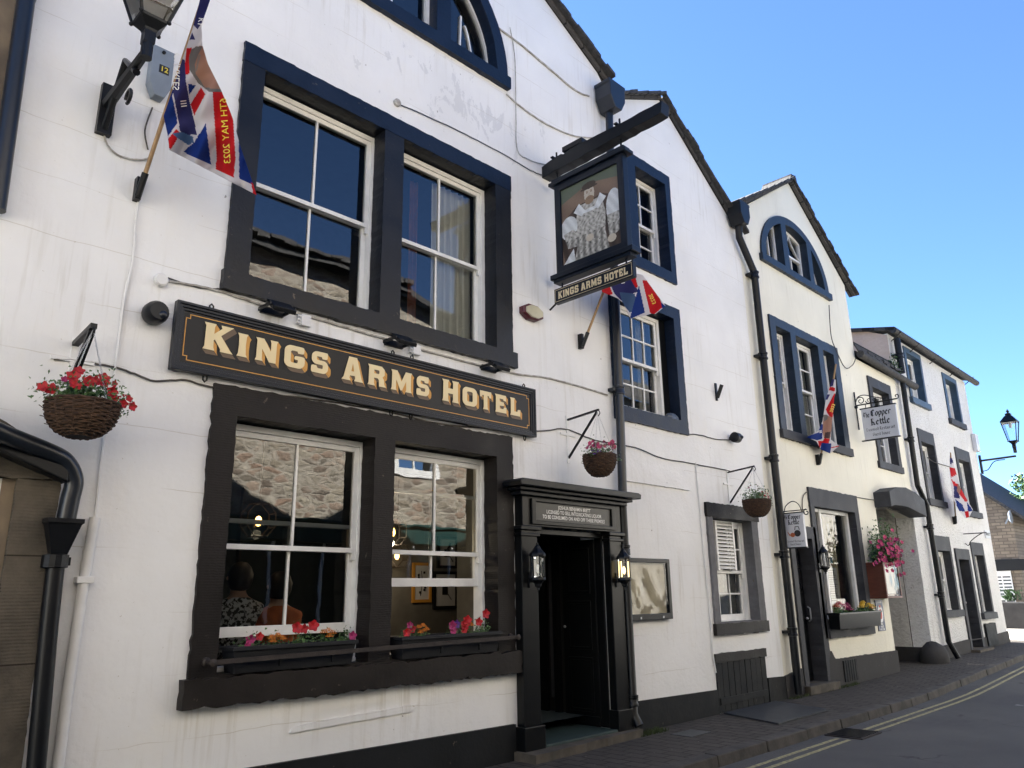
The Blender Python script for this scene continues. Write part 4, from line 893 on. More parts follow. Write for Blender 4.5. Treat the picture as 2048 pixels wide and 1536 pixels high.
curtain(w_, 9.42, 10.32, 1.15, 1.95, .27, M['net'], .006, 6, 'net_curtain')
b = MB(); b.box(9.56, 9.60, .06, .12, 1.76, 2.42); b.box(10.02, 10.06, .06, .12, 1.76, 2.42)
for i in range(13): z = 1.78+i*.049; b.add([(9.6, .065, z), (10.02, .065, z), (10.02, .10, z+.026), (9.6, .10, z+.026), (9.6, .065, z+.012), (10.02, .065, z+.012), (10.02, .10, z+.038), (9.6, .10, z+.038)], [(3,2,1,0),(4,5,6,7),(0,1,5,4),(1,2,6,5),(2,3,7,6),(3,0,4,7)])
obj('louvre_vent', b, M['wwood'], w_)
b = MB(); b.prism(rough_poly(rect(7.40, 8.86, 2.77, 2.955), .003), -.022, .002); obj('plaster_panel', b, M['white2'], g2, bevel=.006)
b = MB(); b.prism(rough_poly(rect(9.15, 10.5, .6, .71), .006), -.03, .1); obj('hatch_lintel', b, M['stone_tool'], g2, bevel=.008)
hd = MB()
for i in range(9): hd.box(9.17+i*.147, 9.17+i*.147+.138, -.012+random.uniform(-.003, .003), .04, .005, .6)
hd.box(9.2, 10.45, -.03, -.013, .10, .18); hh = obj('cellar_hatch', hd, M['plinth'], g2, bevel=.004)
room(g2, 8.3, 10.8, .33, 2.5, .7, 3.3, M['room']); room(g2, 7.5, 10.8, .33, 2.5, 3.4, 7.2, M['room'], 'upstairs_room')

# ================================================================== CREAM HOUSE
cr = thing('restaurant_house', (13.5, 0, 0), 'cream rendered gabled restaurant with arched attic window and grey stone surrounds', 'building')
AP3 = (13.23, 9.05)
LUN = [(13.08+1.25*cos(a*pi/24), 7.1+1.0*sin(a*pi/24)) for a in range(25)]
b = MB(); b.prism([(10.985, -.1), (15.42, -.1), (15.42, 2.97), (15.9, 3.12), (16.42, 3.16), (16.9, 3.1), (17.42, 2.93), (17.60, 2.92), (17.60, 5.95), (15.45, 5.98), (15.42, 7.55), AP3, (10.95, 7.62)], .004, .34,
    [LUN[::-1], rect(11.80, 14.42, 3.99, 5.9), rect(15.98, 17.1, 3.86, 5.62), rect(12.58, 14.40, .80, 3.0), rect(11.66, 12.5, .02, 2.42)])
obj('wall', b, M['cream'], cr)
b = MB(); b.prism(rough_poly([(10.99, -.1), (11.55, -.1), (11.55, .37), (10.99, .30)], .004), -.03, .004); obj('plinth', b, M['plinthg'], cr); b = MB(); b.prism(rough_poly([(12.42, -.1), (15.425, -.1), (15.425, .40), (12.75, .42), (12.62, .55), (12.5, .42)], .004), -.031, .004); obj('plinth', b, M['plinthg'], cr)
b = MB(); roofplane(b, AP3[0], AP3[1], 15.43, 7.555, .06, 8); roofplane(b, AP3[0], AP3[1], 15.72, 7.38, -.08, .05); roofplane(b, 10.85, 7.60, AP3[0], AP3[1], -.08, 8); obj('roof', b, M['slate'], cr)
b = MB(); roofplane(b, 15.45, 6.02, 17.6, 6.02, -.1, .0); b.v = [(v[0], v[1], v[2]+(.0 if v[1] < -.05 else .25)) for v in b.v]; obj('passage_roof', b, M['slate'], cr)
b = MB(); b.prism([(15.45, 6.06), (17.6, 6.06), (17.6, 6.14), (15.45, 6.14)], -.02, 3); obj('passage_roof_deck', b, M['slate'], cr)
verge(cr, AP3[0], AP3[1]+.06, 15.75, 7.42, n=17); verge(cr, 10.78, 7.66, AP3[0], AP3[1]+.06, n=16)
b = MB(); b.prism(rough_poly([(13.12, 9.06), (13.42, 9.05), (13.42, 9.19), (13.36, 9.22), (13.2, 9.2)], .01), -.09, .5); obj('ridge_stone', b, M['slateedge'], cr)
b = MB(); b.tube([(15.38, -.13, 6.03), (18.5, -.13, 5.92)], .075, 12); b.lathe((18.5, -.13, 5.92), [(.075, -.02), (.08, .02)], 12, axis='x'); obj('gutter', b, M['slateedge'], cr, smooth=True)
b = MB()
for i in range(10): b.box(15.5+i*.21, 15.68+i*.21, -.16-random.uniform(0, .03), .1, 6.06+.02*(i % 2), 6.10+.02*(i % 2)+random.uniform(0, .03))
obj('eaves_slates', b, M['slateedge'], cr)
lunette(cr, 13.09, 7.085, 1.37, 1.10, 1.20, .93, [(-.49, -.29), (.56, .74)], M['stone_slate'], 1.42, .13)
w_ = surround(cr, (11.73, 14.50, 3.97, 5.98), [(11.93, 12.47, 4.02, 5.82), (12.67, 13.58, 4.02, 5.82), (13.79, 14.27, 4.02, 5.80)], M['stone_slate'], sill=(11.71, 14.54, 3.86, 4.0, -.06), sill_mat=M['stone_grey'])
sash(w_, 11.9, 12.48, 4.04, 5.80, .12, 1, (2, 2)); sash(w_, 12.65, 13.6, 4.04, 5.80, .12, 2, (2, 2)); sash(w_, 13.77, 14.28, 4.04, 5.80, .12, 1, (2, 2))
for a, c_ in ((11.95, 12.45), (12.7, 13.55), (13.8, 14.25)): curtain(w_, a, c_, 4.05, 5.8, .27, M['net'], .01, 5, 'net_curtain')
w_ = surround(cr, (15.92, 17.17, 3.80, 5.71), [(16.08, 17.0, 3.95, 5.50)], M['stone_grey'], sill=(15.86, 17.2, 3.80, 3.94, -.045)); sash(w_, 16.06, 17.0, 3.97, 5.49, .12, 1, (1, 2))
# ground floor window
w_ = surround(cr, (12.47, 14.48, .74, 3.13), [(12.62, 14.30, 1.02, 2.82)], M['stone_grey'], sill=(12.61, 14.47, .735, .86, -.05), amp=.005)
b = MB(); b.box(12.62, 12.66, .12, .2, 1.02, 2.82); b.box(13.08, 13.15, .10, .2, 1.02, 2.82); b.box(14.22, 14.30, .10, .2, 1.02, 2.82); b.box(12.62, 14.30, .11, .19, 2.76, 2.82); b.box(12.62, 14.3, .11, .19, 1.02, 1.10); obj('window_frame', b, M['wwood'], w_, bevel=.005)
b = MB(); b.quad((12.64, .155, 1.05), (14.27, .157, 1.05), (14.27, .155, 2.8), (12.64, .154, 2.8)); obj('pane', b, M['glass'], w_)
curtain(w_, 13.35, 14.1, 1.05, 2.75, .32, M['creamcurt'], .04, 4, taper=.3)
b = MB(); b.box(13.30, 13.72, .19, .195, 1.25, 1.85); o_ = obj('menu_sheet', b, M['signwhite'], w_)
b = MB()
for i in range(14): b.box(13.34, 13.34+random.uniform(.2, .34), .1885, .1895, 1.30+i*.038, 1.31+i*.038)
obj('menu_print', b, pm('grey_print', (.2, .2, .2), .8, bst=0), w_)
b = MB(); b.box(12.88, 13.02, .19, .195, 1.78, 1.98); obj('yellow_sticker', b, M['yellowp'], w_)
b = merge(text_mesh('AA', .09, lambda x, y: (12.95+x*.7, .188, 1.88+y), bold=.003)); obj('sticker_text', b, M['btext'], w_)
b = MB(); b.box(13.5, 13.6, .19, .195, 1.92, 2.04); obj('blue_sticker', b, pm('blue_sticker', (.06, .3, .4), .5, bst=0), w_)
b = MB(); b.box(13.55, 13.63, .19, .195, 2.35, 2.6); obj('paper_strip', b, M['signwhite'], w_)
# door
w_ = surround(cr, (11.60, 12.56, -.05, 2.47), [(11.74, 12.38, .12, 2.28)], M['stone_grey'], name='door_surround', y1=.3)
b = MB(); b.box(11.74, 12.38, .2, .24, .12, 2.28)
for za, zb in ((.25, .95), (1.05, 1.45)): b.box(11.8, 12.03, .185, .2, za, zb); b.box(12.09, 12.32, .185, .2, za, zb)
d_ = obj('door', b, M['blackw'], w_, bevel=.004)
b = MB(); 
for z in (1.5, 1.87): b.box(11.8, 12.03, .186, .2, z, z+.33); b.box(12.09, 12.32, .186, .2, z, z+.33)
obj('door_glazing', b, pm('dark_glass', (.01, .01, .012), .08, bst=0), w_)
b = MB(); b.tube([(12.35, .16, 1.0), (12.35, .12, 1.03), (12.35, .12, 1.2), (12.35, .16, 1.23)], .012, 6); b.ball((12.3, .16, 1.05), .022); obj('door_handle', b, M['steel'], w_)
b = MB(); b.box(11.55, 12.6, -.12, .2, .0, .12); obj('step', b, M['steppe'], w_, bevel=.01)
b = MB(); b.box(11.86, 11.96, .17, .184, 1.55, 1.72); obj('notice', b, M['signwhite'], w_)
# ventilation grille in plinth
b = MB()
for i in range(6): b.box(12.98+i*.09, 13.05+i*.09, -.05, -.03, .06, .38)
obj('vent_grille', b, M['plinth'], cr)
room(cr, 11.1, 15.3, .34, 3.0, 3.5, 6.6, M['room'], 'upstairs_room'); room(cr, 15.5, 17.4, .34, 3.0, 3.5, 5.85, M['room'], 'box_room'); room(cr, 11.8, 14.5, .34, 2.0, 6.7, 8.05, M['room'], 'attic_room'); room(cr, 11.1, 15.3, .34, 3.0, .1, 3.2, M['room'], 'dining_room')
# passage arch lintel (painted voussoirs)
b = MB(); b.prism([(15.40, 2.98), (15.62, 3.02), (15.9, 3.03), (16.3, 3.03), (16.8, 2.97), (17.36, 2.90), (17.36, 3.24), (16.9, 3.36), (16.35, 3.42), (15.8, 3.38), (15.40, 3.27)], -.30, .05); obj('arch_hood', b, M['stone_grey'], cr, bevel=.01)
# passage walls
b = MB(); b.prism([(15.3, -.1), (15.415, -.1), (15.415, 3.3), (15.3, 3.3)], .35, 5); obj('passage_left_wall', b, M['passage'], cr)
b = MB(); b.box(15.3, 17.6, 5.0, 5.2, -.1, 3.4); b.box(15.42, 17.58, .34, 5.0, 3.12, 3.3); obj('passage_back', b, M['passage'], cr)
wall_lantern(12.52, 1.95, -.03, 'black half lantern between the cream house door and its window', False)

# ================================================================== FAR WHITE HOUSE
fw = thing('roughcast_house', (20.5, 0, 0), 'white roughcast three storey house with long gutter at the street corner', 'building')
b = MB(); ops = [rect(18.56, 19.6, 5.62, 6.86), rect(21.3, 22.36, 5.53, 6.77), rect(18.64, 19.63, 3.33, 4.85), rect(21.3, 22.4, 3.25, 4.75), rect(18.58, 19.56, .95, 2.45), rect(19.95, 20.88, .12, 2.25), rect(21.28, 22.18, .84, 2.4)]
b.prism([(17.43, -.1), (23.16, -.1), (23.30, 6.95), (17.6, 7.02), (17.6, 5.95), (17.47, 2.5)], .006, .36, ops); obj('wall', b, M['rough'], fw)
b = MB()
V = [(17.43, .36, -.1), (17.60, .36, 7.0), (17.60, 6, 7.0), (17.43, 6, -.1)]
b.add([(17.42, .37, .33), (17.42, 5, .33), (17.47, 5, 3.3), (17.47, .37, 3.3)], [(3, 2, 1, 0)]); obj('passage_wall', b, M['passage'], fw)
b = MB(); b.box(17.38, 17.44, .0, 5, -.1, .34); b.prism([(17.36, -.1), (23.22, -.1), (23.2, .42), (20.9, .36), (19.75, .38), (17.36, .32)], -.02, .006, [rect(19.98, 20.82, -.05, .345)]); obj('plinth', b, M['plinthg'], fw)
b = MB(); b.prism([(.012, 5.9), (9, 5.9), (9, 7.3), (5, 9.2), (.37, 7.14), (.012, 6.98)], 17.580, 17.598, to=lambda x, z, y: (y, x, z)); obj('gable_wall', b, M['pink'], fw)
b = MB(); b.prism([(17.5, 0), (23.4, 0), (23.4, .06), (17.5, .06)], 0, 1)
b = MB(); q = [(17.5, -.18, 7.03), (23.45, -.18, 6.97), (23.45, 5, 9.4), (17.5, 5, 9.4)]
b.add(q+[(x, y, z+.08) for x, y, z in q], [(3,2,1,0),(4,5,6,7),(0,1,5,4),(1,2,6,5),(2,3,7,6),(3,0,4,7)]); 
b.v = [(v[0], v[1], v[2]) if v[1] < 1 else (v[0], v[1], v[2]-1.25) for v in b.v]; obj('roof', b, M['slate'], fw)
b = MB(); b.add([(23.2, .3, -.1), (23.2, 7, -.1), (23.3, 7, 7), (23.3, .3, 7)], [(0, 1, 2, 3)]); obj('side_wall', b, M['rough'], fw)
b = MB(); b.tube([(17.5, -.16, 7.04), (23.85, -.16, 6.98)], .075, 12); 
for xx in (17.7, 18.9, 20.3, 21.9, 23.2): b.tube([(xx, -.02, 6.85), (xx, -.16, 6.94), (xx, -.26, 7.02)], .012, 6)
obj('gutter', b, M['slateedge'], fw, smooth=True)
for i, (o4, h4, bars, sm, lint) in enumerate([((18.50, 19.66, 5.58, 6.93), (18.62, 19.55, 5.72, 6.80), (1, 1), M['blue_l'], None), ((21.25, 22.42, 5.49, 6.83), (21.4, 22.3, 5.6, 6.7), (1, 1), M['blue_l'], None),
    ((18.58, 19.68, 3.27, 4.99), (18.70, 19.58, 3.42, 4.70), (1, 1), M['stone_grey'], 1), ((21.25, 22.46, 3.19, 4.89), (21.4, 22.32, 3.34, 4.6), (1, 1), M['stone_grey'], 1),
    ((18.52, 19.62, .90, 2.60), (18.66, 19.5, 1.02, 2.28), (1, 1), M['stone_grey'], 1), ((21.22, 22.24, .78, 2.55), (21.36, 22.12, .92, 2.25), (1, 1), M['stone_grey'], 1)]):
    w_ = surround(fw, o4, [h4], sm, y0=-.02, sill=(o4[0]-.06, o4[1]+.06, o4[2]-.02, o4[2]+.12, -.07), sill_mat=(M['blue_l'] if i == 0 else M['stone_grey']))
    sash(w_, h4[0]-.01, h4[1]+.01, h4[2]+.02, h4[3]-.01, .14, 1, (1, 1), boxw=.07)
w_ = surround(fw, (19.88, 20.95, -.05, 2.36), [(20.02, 20.80, .1, 2.12)], M['stone_grey'], name='door_surround', y1=.3); b = MB(); b.box(20.02, 20.80, .2, .25, .15, 2.12); b.box(20.1, 20.38, .18, .2, .3, 1.0); b.box(20.45, 20.72, .18, .2, .3, 1.0); obj('door', b, M['blackw'], w_); b = MB(); b.ball((20.7, .17, 1.15), .03); obj('door_handle', b, M['steel'], w_)
b = MB(); b.box(19.86, 20.98, -.2, .2, .05, .16); obj('step', b, M['steppe'], w_)
b = MB(); b.prism(rough_poly(rect(21.2, 22.05, .16, .66), .006), -.05, .0); obj('cellar_hatch', b, M['plinth'], fw)
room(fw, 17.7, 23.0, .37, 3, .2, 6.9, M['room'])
b = MB(); b.box(22.66, 23.12, -.02, .006, 2.70, 2.90); sgn = thing('street_sign', (22.9, 0, 2.8), 'small white street name plate at the corner of the roughcast house', 'sign'); obj('plate', b, M['signwhite'], sgn)
b = text_mesh('MARKET ST', .10, lambda x, y: (22.89+x*.75, -.0225, 2.80+y), bold=.002); obj('lettering', b, M['btext'], sgn)
b = MB(); b.box(23.0, 23.28, -.1, .0, 4.98, 5.45); tag(obj('electrical_box', b, M['signwhite'], bevel=.01), 'pale rectangular box high on the far corner above the lamp bracket', 'box')
b = MB(); b.lathe((17.32, -.05, .0), [(.30, -.02), (.33, .1), (.31, .25), (.24, .37), (.12, .44), (.002, .46)], 18, sy=.8)
b.v = [(v[0]+random.uniform(-.02, .02), v[1]+random.uniform(-.02, .02), v[2]+random.uniform(-.015, .015)) for v in b.v]; tag(obj('guard_stone', b, M['plinthg'], smooth=True), 'rounded dark guard stone at the corner of the passage', 'stone')
br = MB(); br.tube([(20.78, -.01, 2.72), (20.78, -.5, 2.72)], .012, 6); br.tube(smoothpath([(20.78, -.01, 2.5), (20.78, -.08, 2.45), (20.78, -.15, 2.55), (20.78, -.3, 2.66), (20.78, -.42, 2.72)]), .010, 6); tag(obj('empty_bracket', br, M['black']), 'small empty scrolled iron bracket above the far door', 'bracket')

# ================================================================== STONE HOUSE ACROSS THE SQUARE
FH = 33.0
fh = thing('stone_cottage', (FH, 4, 0), 'brown coursed stone cottage with white door across the square', 'building')
def G(u, v): r_ = ray(u, v); t_ = FH/r_.x; q = CAM+r_*t_; return (q.y, q.z)
tl, tr_ = G(1968, 985), G(2048, 1022)
mst = brick_mat('cottage_stone', (.38, .28, .17), (.22, .155, .095), (.14, .115, .085), .42, .15, .016, .02, rotate=(pi/2, 0, pi/2))
mst2, t, p = newmat('cottage_stone_side'); cc = coords(t); sp_ = nd(t, 'SeparateXYZ'); L(t, cc, sp_.inputs[0]); cb = nd(t, 'CombineXYZ'); L(t, sp_.outputs[1], cb.inputs[0]); L(t, sp_.outputs[2], cb.inputs[1])
bk = nd(t, 'TexBrick'); bk.inputs['Scale'].default_value = 1; bk.inputs['Brick Width'].default_value = .30; bk.inputs['Row Height'].default_value = .115; bk.inputs['Mortar Size'].default_value = .014; bk.inputs['Color1'].default_value = (.26, .215, .165, 1); bk.inputs['Color2'].default_value = (.17, .14, .11, 1); bk.inputs['Mortar'].default_value = (.13, .105, .08, 1); L(t, cb.outputs[0], bk.inputs['Vector'])
L(t, mix(t, .6, bk.outputs[0], ramp(t, noise(t, cc, 1.9, 5), [(.3, .45), (.7, 1.)]), 'MULTIPLY'), p.inputs['Base Color']); p.inputs['Roughness'].default_value = .9; bump(t, p, bk.outputs['Fac'], .6, .02)
yR = G(2035, 1100)[0]; yL = G(1960, 1100)[0]+4
zt = G(2035, 1020)[1]; ztL = G(1970, 990)[1]
b = MB(); sl_ = (ztL-zt)/(G(1970, 990)[0]-yR); yA = yR+4.2
b.prism([(yR, -.1), (yA*2-yR, -.1), (yA*2-yR, zt), (yA, zt+sl_*(yA-yR)), (yR, zt)], FH, FH+8, to=lambda x, z, y: (y, x, z)); obj('wall', b, mst2, fh)
b = MB(); d0 = -.7; b.add([(FH-.25, yR-.5, zt-sl_*.5), (FH-.25, yA, zt+sl_*(yA-yR)), (FH+8, yA, zt+sl_*(yA-yR)), (FH+8, yR-.5, zt-sl_*.5)]+[(FH-.25, yR-.5, zt-sl_*.5+.13), (FH-.25, yA, zt+sl_*(yA-yR)+.13), (FH+8, yA, zt+sl_*(yA-yR)+.13), (FH+8, yR-.5, zt-sl_*.5+.13)], [(0,1,2,3),(7,6,5,4),(4,5,1,0),(5,6,2,1),(6,7,3,2),(7,4,0,3)]); obj('roof', b, M['slateedge'], fh)
a0 = G(1994, 1145); a1 = G(2033, 1205)
b = MB(); ya, yb = a1[0], a0[0]+.15; zz0, zz1 = .1, a0[1]
b.box(FH-.02, FH+.05, ya, yb, zz0, zz1); wd = obj('window', b, pm('door_dark_glass', (.06, .065, .07), .2, bst=0), fh)
b = MB(); 
for f_ in (0, .48, .96): b.box(FH-.06, FH-.02, ya+(yb-ya)*f_, ya+(yb-ya)*f_+(yb-ya)*.06, zz0, zz1)
for f_ in (0, .5, .95): b.box(FH-.055, FH-.02, ya, yb, zz0+(zz1-zz0)*f_, zz0+(zz1-zz0)*(f_+.05))
for i in range(16): b.box(FH-.03, FH-.02, ya, yb, zz0+.1+(zz1-zz0)*i/16, zz0+.17+(zz1-zz0)*i/16)
obj('window_frame', b, M['wwood'], wd)
b = MB(); b.box(FH-.08, FH+.1, ya-.5, yb+.3, zz1+.05, zz1+.45); obj('lintel', b, M['black'], fh)
dd = G(2022, 1035); dsh = thing('satellite_dish', (FH-.3, dd[0], dd[1]), 'grey satellite dish on the stone cottage gable', 'dish'); b = MB(); b.lathe((FH-.35, dd[0], dd[1]), [(.24, -.08), (.16, -.02), (.002, 0)], 16, axis='y'); obj('dish', b, M['grey'], dsh, smooth=True); b = MB(); b.tube([(FH-.3, dd[0], dd[1]), (FH, dd[0]+.2, dd[1]-.2)], .03, 6); obj('arm', b, M['grey'], dsh)
pt = thing('stone_trough', (FH-1, G(2038, 1200)[0], .11), 'dark stone planter tub beside the cottage door', 'planter'); py_ = G(2036, 1200)[0]; b = MB(); b.prism([(py_-.55, .11), (py_+.45, .11), (py_+.5, .95), (py_+.3, 1.0), (py_-.5, .98), (py_-.6, .6)], FH-1.3, FH-.7, to=lambda x, z, y: (y, x, z)); obj('tub', b, M['plinthg'], pt, bevel=.04)
b = MB()
for i in range(120): a, r_ = random.uniform(0, 2*pi), random.uniform(0, .4); q = Vector((FH-1+r_*cos(a)*.6, py_+r_*sin(a), 1.0+random.uniform(0, .35))); s_ = .07; b.quad(q, q+Vector((s_, 0, s_)), q+Vector((0, s_, s_*1.5)), q+Vector((-s_, 0, s_)))
obj('shrub_leaves', b, M['leafd'], pt)
tag(pt, 'dark stone planter tub with a low shrub beside the cottage door', 'planter')
# second slate roof peeping behind
b = MB(); p0, p1_ = G(2005, 1000), G(2100, 1010); b.add([(FH+6, 20, 3), (FH+6, -4, 3), (FH+6, -4, 5.0), (FH+6, 20, 5.3)], [(0,1,2,3)])
# tree
def tree(x, y, h, r, label):
    t_ = thing('tree', (x, y, .1), label, 'tree', 'trees beyond the cottage'); b = MB(); b.tube([(x, y, .1), (x+.1, y, h*.4), (x-.1, y+.1, h*.75)], [.22, .15, .06], 8)
    for k in range(6): a = k*1.05; b.tube([(x, y, h*.35+.2*k), (x+cos(a)*r*.6, y+sin(a)*r*.6, h*.6+.2*k)], [.07, .02], 6)
    obj('trunk', b, M['trunk'], t_); b = MB()
    cl = [(Vector((x+random.gauss(0, r*.45), y+random.gauss(0, r*.45), h*.68+random.gauss(0, h*.15))), random.uniform(.35, .7)*r*.5) for _ in range(26)]
    for c0_, rr in cl:
        for i in range(170):
            d = Vector((random.gauss(0, 1), random.gauss(0, 1), random.gauss(0, 1))).normalized()*rr*random.uniform(.5, 1.05); q = c0_+d; a = Vector((random.uniform(-1, 1), random.uniform(-1, 1), random.uniform(-1, 1))).normalized()*.10; c2_ = a.orthogonal().normalized()*.07
            b.quad(q-a, q+c2_, q+a, q-c2_)
    obj('crown', b, M['leaf'], t_)
tq = ray(2052, 1085); tq = CAM+tq*(40/tq.x); tree(40, tq.y-.9, 6.2, 2.0, 'leafy green tree at the right edge behind the cottage')
for k in range(2): tree(46, tq.y-5-4*k, 6.5, 2.6, 'green tree further right beyond the square' if k == 0 else 'rightmost green tree beyond the square')

# ================================================================== OPPOSITE SIDE OF THE STREET (seen in the window glass)
OY = -6.45
op = thing('rubble_stone_building', (5, OY, 0), 'rubble stone building with green shopfront, mirrored in the bar windows', 'building')
b = MB(); b.prism([(-8, -.1), (12, -.1), (12, 7.1), (9.2, 7.7), (-8, 7.7)], OY, OY-.4, [rect(.8, 1.9, 4.4, 5.9), rect(3.2, 4.2, 4.4, 5.9), rect(9.2, 10.2, 3.9, 5.2)]); obj('wall', b, M['rubble'], op)
b = MB(); 
for x0, x1, z0, z1 in ((.8, 1.9, 4.4, 5.9), (3.2, 4.2, 4.4, 5.9), (9.2, 10.2, 3.9, 5.2)): b.prism(rect(x0-.1, x1+.1, z0-.1, z1+.1), OY+.03, OY-.1, [rect(x0+.05, x1-.05, z0+.05, z1-.05)]); b.box((x0+x1)/2-.02, (x0+x1)/2+.02, OY-.1, OY-.05, z0, z1); b.box(x0, x1, OY-.1, OY-.05, (z0+z1)/2-.02, (z0+z1)/2+.02)
obj('window_frame', b, M['wwood'], op)
b = MB()
for i in range(80):
    xx = -8.2+i*.25
    if xx > 9.2: break
    b.box(xx, xx+.24, OY+.38+random.uniform(-.03, .03), OY-.3, 7.78+random.uniform(-.02, .03), 7.86+random.uniform(-.02, .03))
b.add([(-8.2, OY+.3, 7.75), (9.3, OY+.3, 7.75), (9.3, OY-6, 11), (-8.2, OY-6, 11), (-8.2, OY+.3, 7.65), (9.3, OY+.3, 7.65), (9.3, OY-6, 10.8), (-8.2, OY-6, 10.8)], [(0,1,2,3),(7,6,5,4),(0,4,5,1),(1,5,6,2),(2,6,7,3),(3,7,4,0)])
b.add([(9.3, OY+.3, 7.72), (12.2, OY+.3, 7.05), (12.2, OY-6, 9.5), (9.3, OY-6, 10.8), (9.3, OY+.3, 7.6), (12.2, OY+.3, 6.93), (12.2, OY-6, 9.3), (9.3, OY-6, 10.6)], [(0,1,2,3),(7,6,5,4),(0,4,5,1),(1,5,6,2),(2,6,7,3),(3,7,4,0)])
obj('roof', b, M['slateedge'], op)
sf = MB(); sf.box(2.5, 12.0, OY+.002, OY+.14, 2.42, 2.74); sf.box(2.4, 12.1, OY+.002, OY+.2, 2.75, 2.8); shf = obj('shopfront', sf, M['shopgreen'], op, bevel=.01)
sf = MB(); sf.box(2.6, 11.9, OY+.003, OY+.05, .1, 2.4); obj('shop_window', sf, pm('dark_shop_glass', (.01, .012, .012), .15, bst=0), shf)
sf = MB()
for i in range(10): sf.box(2.6+i*1.0, 2.65+i*1.0, OY+.05, OY+.09, .5, 2.4)
sf.box(2.6, 11.9, OY+.051, OY+.08, .45, .55); obj('shop_glazing_bar', sf, M['wwood'], shf)
# pale rendered neighbours across the street; the first is added to bounce sunlight
o2 = thing('added_bounce_building', (22, OY-.2, 0), 'pale rendered building added across the street to bounce light, seen only as a reflection', 'building')
b = MB(); b.prism([(12.3, -.1), (34, -.1), (34, 6.8), (12.3, 6.8)], OY-.2, OY-.6, [rect(13.5, 14.5, 3.8, 5.2), rect(16, 17, 3.8, 5.2), rect(19, 20, 3.8, 5.2), rect(22, 23, 3.8, 5.2)]); obj('wall', b, M['greige'], o2)
b = MB(); b.add([(12.2, OY+.1, 6.8), (34, OY+.1, 6.8), (34, OY-5, 9.6), (12.2, OY-5, 9.6), (12.2, OY+.1, 6.7), (34, OY+.1, 6.7), (34, OY-5, 9.5), (12.2, OY-5, 9.5)], [(0,1,2,3),(7,6,5,4),(0,4,5,1),(1,5,6,2),(2,6,7,3),(3,7,4,0)]); obj('roof', b, M['slate'], o2)
b = MB()
for x0 in (13.5, 16, 19, 22): b.prism(rect(x0-.1, x0+1.1, 3.7, 5.3), OY-.17, OY-.3, [rect(x0+.05, x0+.95, 3.85, 5.15)]); b.box(x0, x0+1, OY-.55, OY-.5, 3.8, 5.2)
obj('window_surround', b, M['stone_black'], o2)
o3 = thing('cream_cottage_row', (-16, OY-.2, 0), 'cream rendered row across the street behind the viewer, out of view', 'building')
b = MB(); b.prism([(-30, -.1), (-8.2, -.1), (-8.2, 6.4), (-30, 6.4)], OY-.2, OY-.6); obj('wall', b, M['cream'], o3); b = MB(); b.add([(-30, OY, 6.4), (-8.2, OY, 6.4), (-8.2, OY-5, 9), (-30, OY-5, 9)], [(0,1,2,3)]); obj('roof', b, M['slate'], o3)

# ================================================================== HANGING PUB SIGN
hs = thing('hanging_sign', (6.21, 0, 6.4), 'black framed inn sign with painted figure and KINGS ARMS HOTEL board under a timber beam', 'sign')
HX = 6.21
b = MB(); b.prism(rough_poly([(.02, 6.29), (-1.70, 6.34), (-1.72, 6.47), (-1.0, 6.47), (-.2, 6.47), (.02, 6.43)], .008, .08), HX-.07, HX+.07, to=lambda x, z, y: (y, x, z)); obj('beam', b, M['black'], hs, bevel=.006)
b = MB(); b.box(HX-.06, HX+.06, -.62, -.32, 6.50, 6.56); b.box(HX-.05, HX+.05, -.5, -.45, 6.45, 6.52)
for yy in (-.18, -1.12): b.tube([(HX, yy, 6.12), (HX, yy, 6.58)], .012, 6); b.box(HX-.09, HX+.09, yy-.02, yy+.02, 6.475, 6.49)
obj('beam_fittings', b, M['black'], hs)
def yz(x, z, y): return (y, x, z)
b = MB(); b.prism(rect(-1.16, -.16, 4.99, 6.12), HX-.045, HX+.045, [rect(-1.075, -.245, 5.075, 6.03)], to=yz)
b.prism(rect(-1.22, -.10, 6.12, 6.16), HX-.08, HX+.08, to=yz); b.prism(rect(-1.19, -.13, 6.16, 6.20), HX-.06, HX+.06, to=yz); b.prism(rect(-1.24, -.09, 4.93, 4.99), HX-.08, HX+.08, to=yz); b.prism(rect(-1.20, -.12, 4.89, 4.93), HX-.06, HX+.06, to=yz); obj('sign_frame', b, M['boardf'], hs, bevel=.004)
b = MB(); b.prism(rect(-1.20, -.10, 4.655, 4.83), HX-.03, HX+.03, to=yz); b.tube([(HX, -.2, 4.83), (HX, -.2, 4.9)], .012, 6); b.tube([(HX, -1.1, 4.83), (HX, -1.1, 4.9)], .012, 6); nb = obj('name_board', b, M['boardf'], hs, bevel=.004)
b = MB(); b.tube([(HX, -.1, 4.67), (HX, 0, 4.62)], .012, 6); obj('stay', b, M['black'], hs)
b = MB()
for (a, c_, d, e) in ((-1.185, -.115, 4.672, 4.676), (-1.185, -.115, 4.811, 4.815)): b.prism(rect(a, c_, d, e), HX-.032, HX-.0305, to=yz)
for (a, c_) in ((-1.185, -1.181), (-.119, -.115)): b.prism(rect(a, c_, 4.676, 4.811), HX-.032, HX-.0305, to=yz)
obj('name_border', b, M['goldtext'], nb)
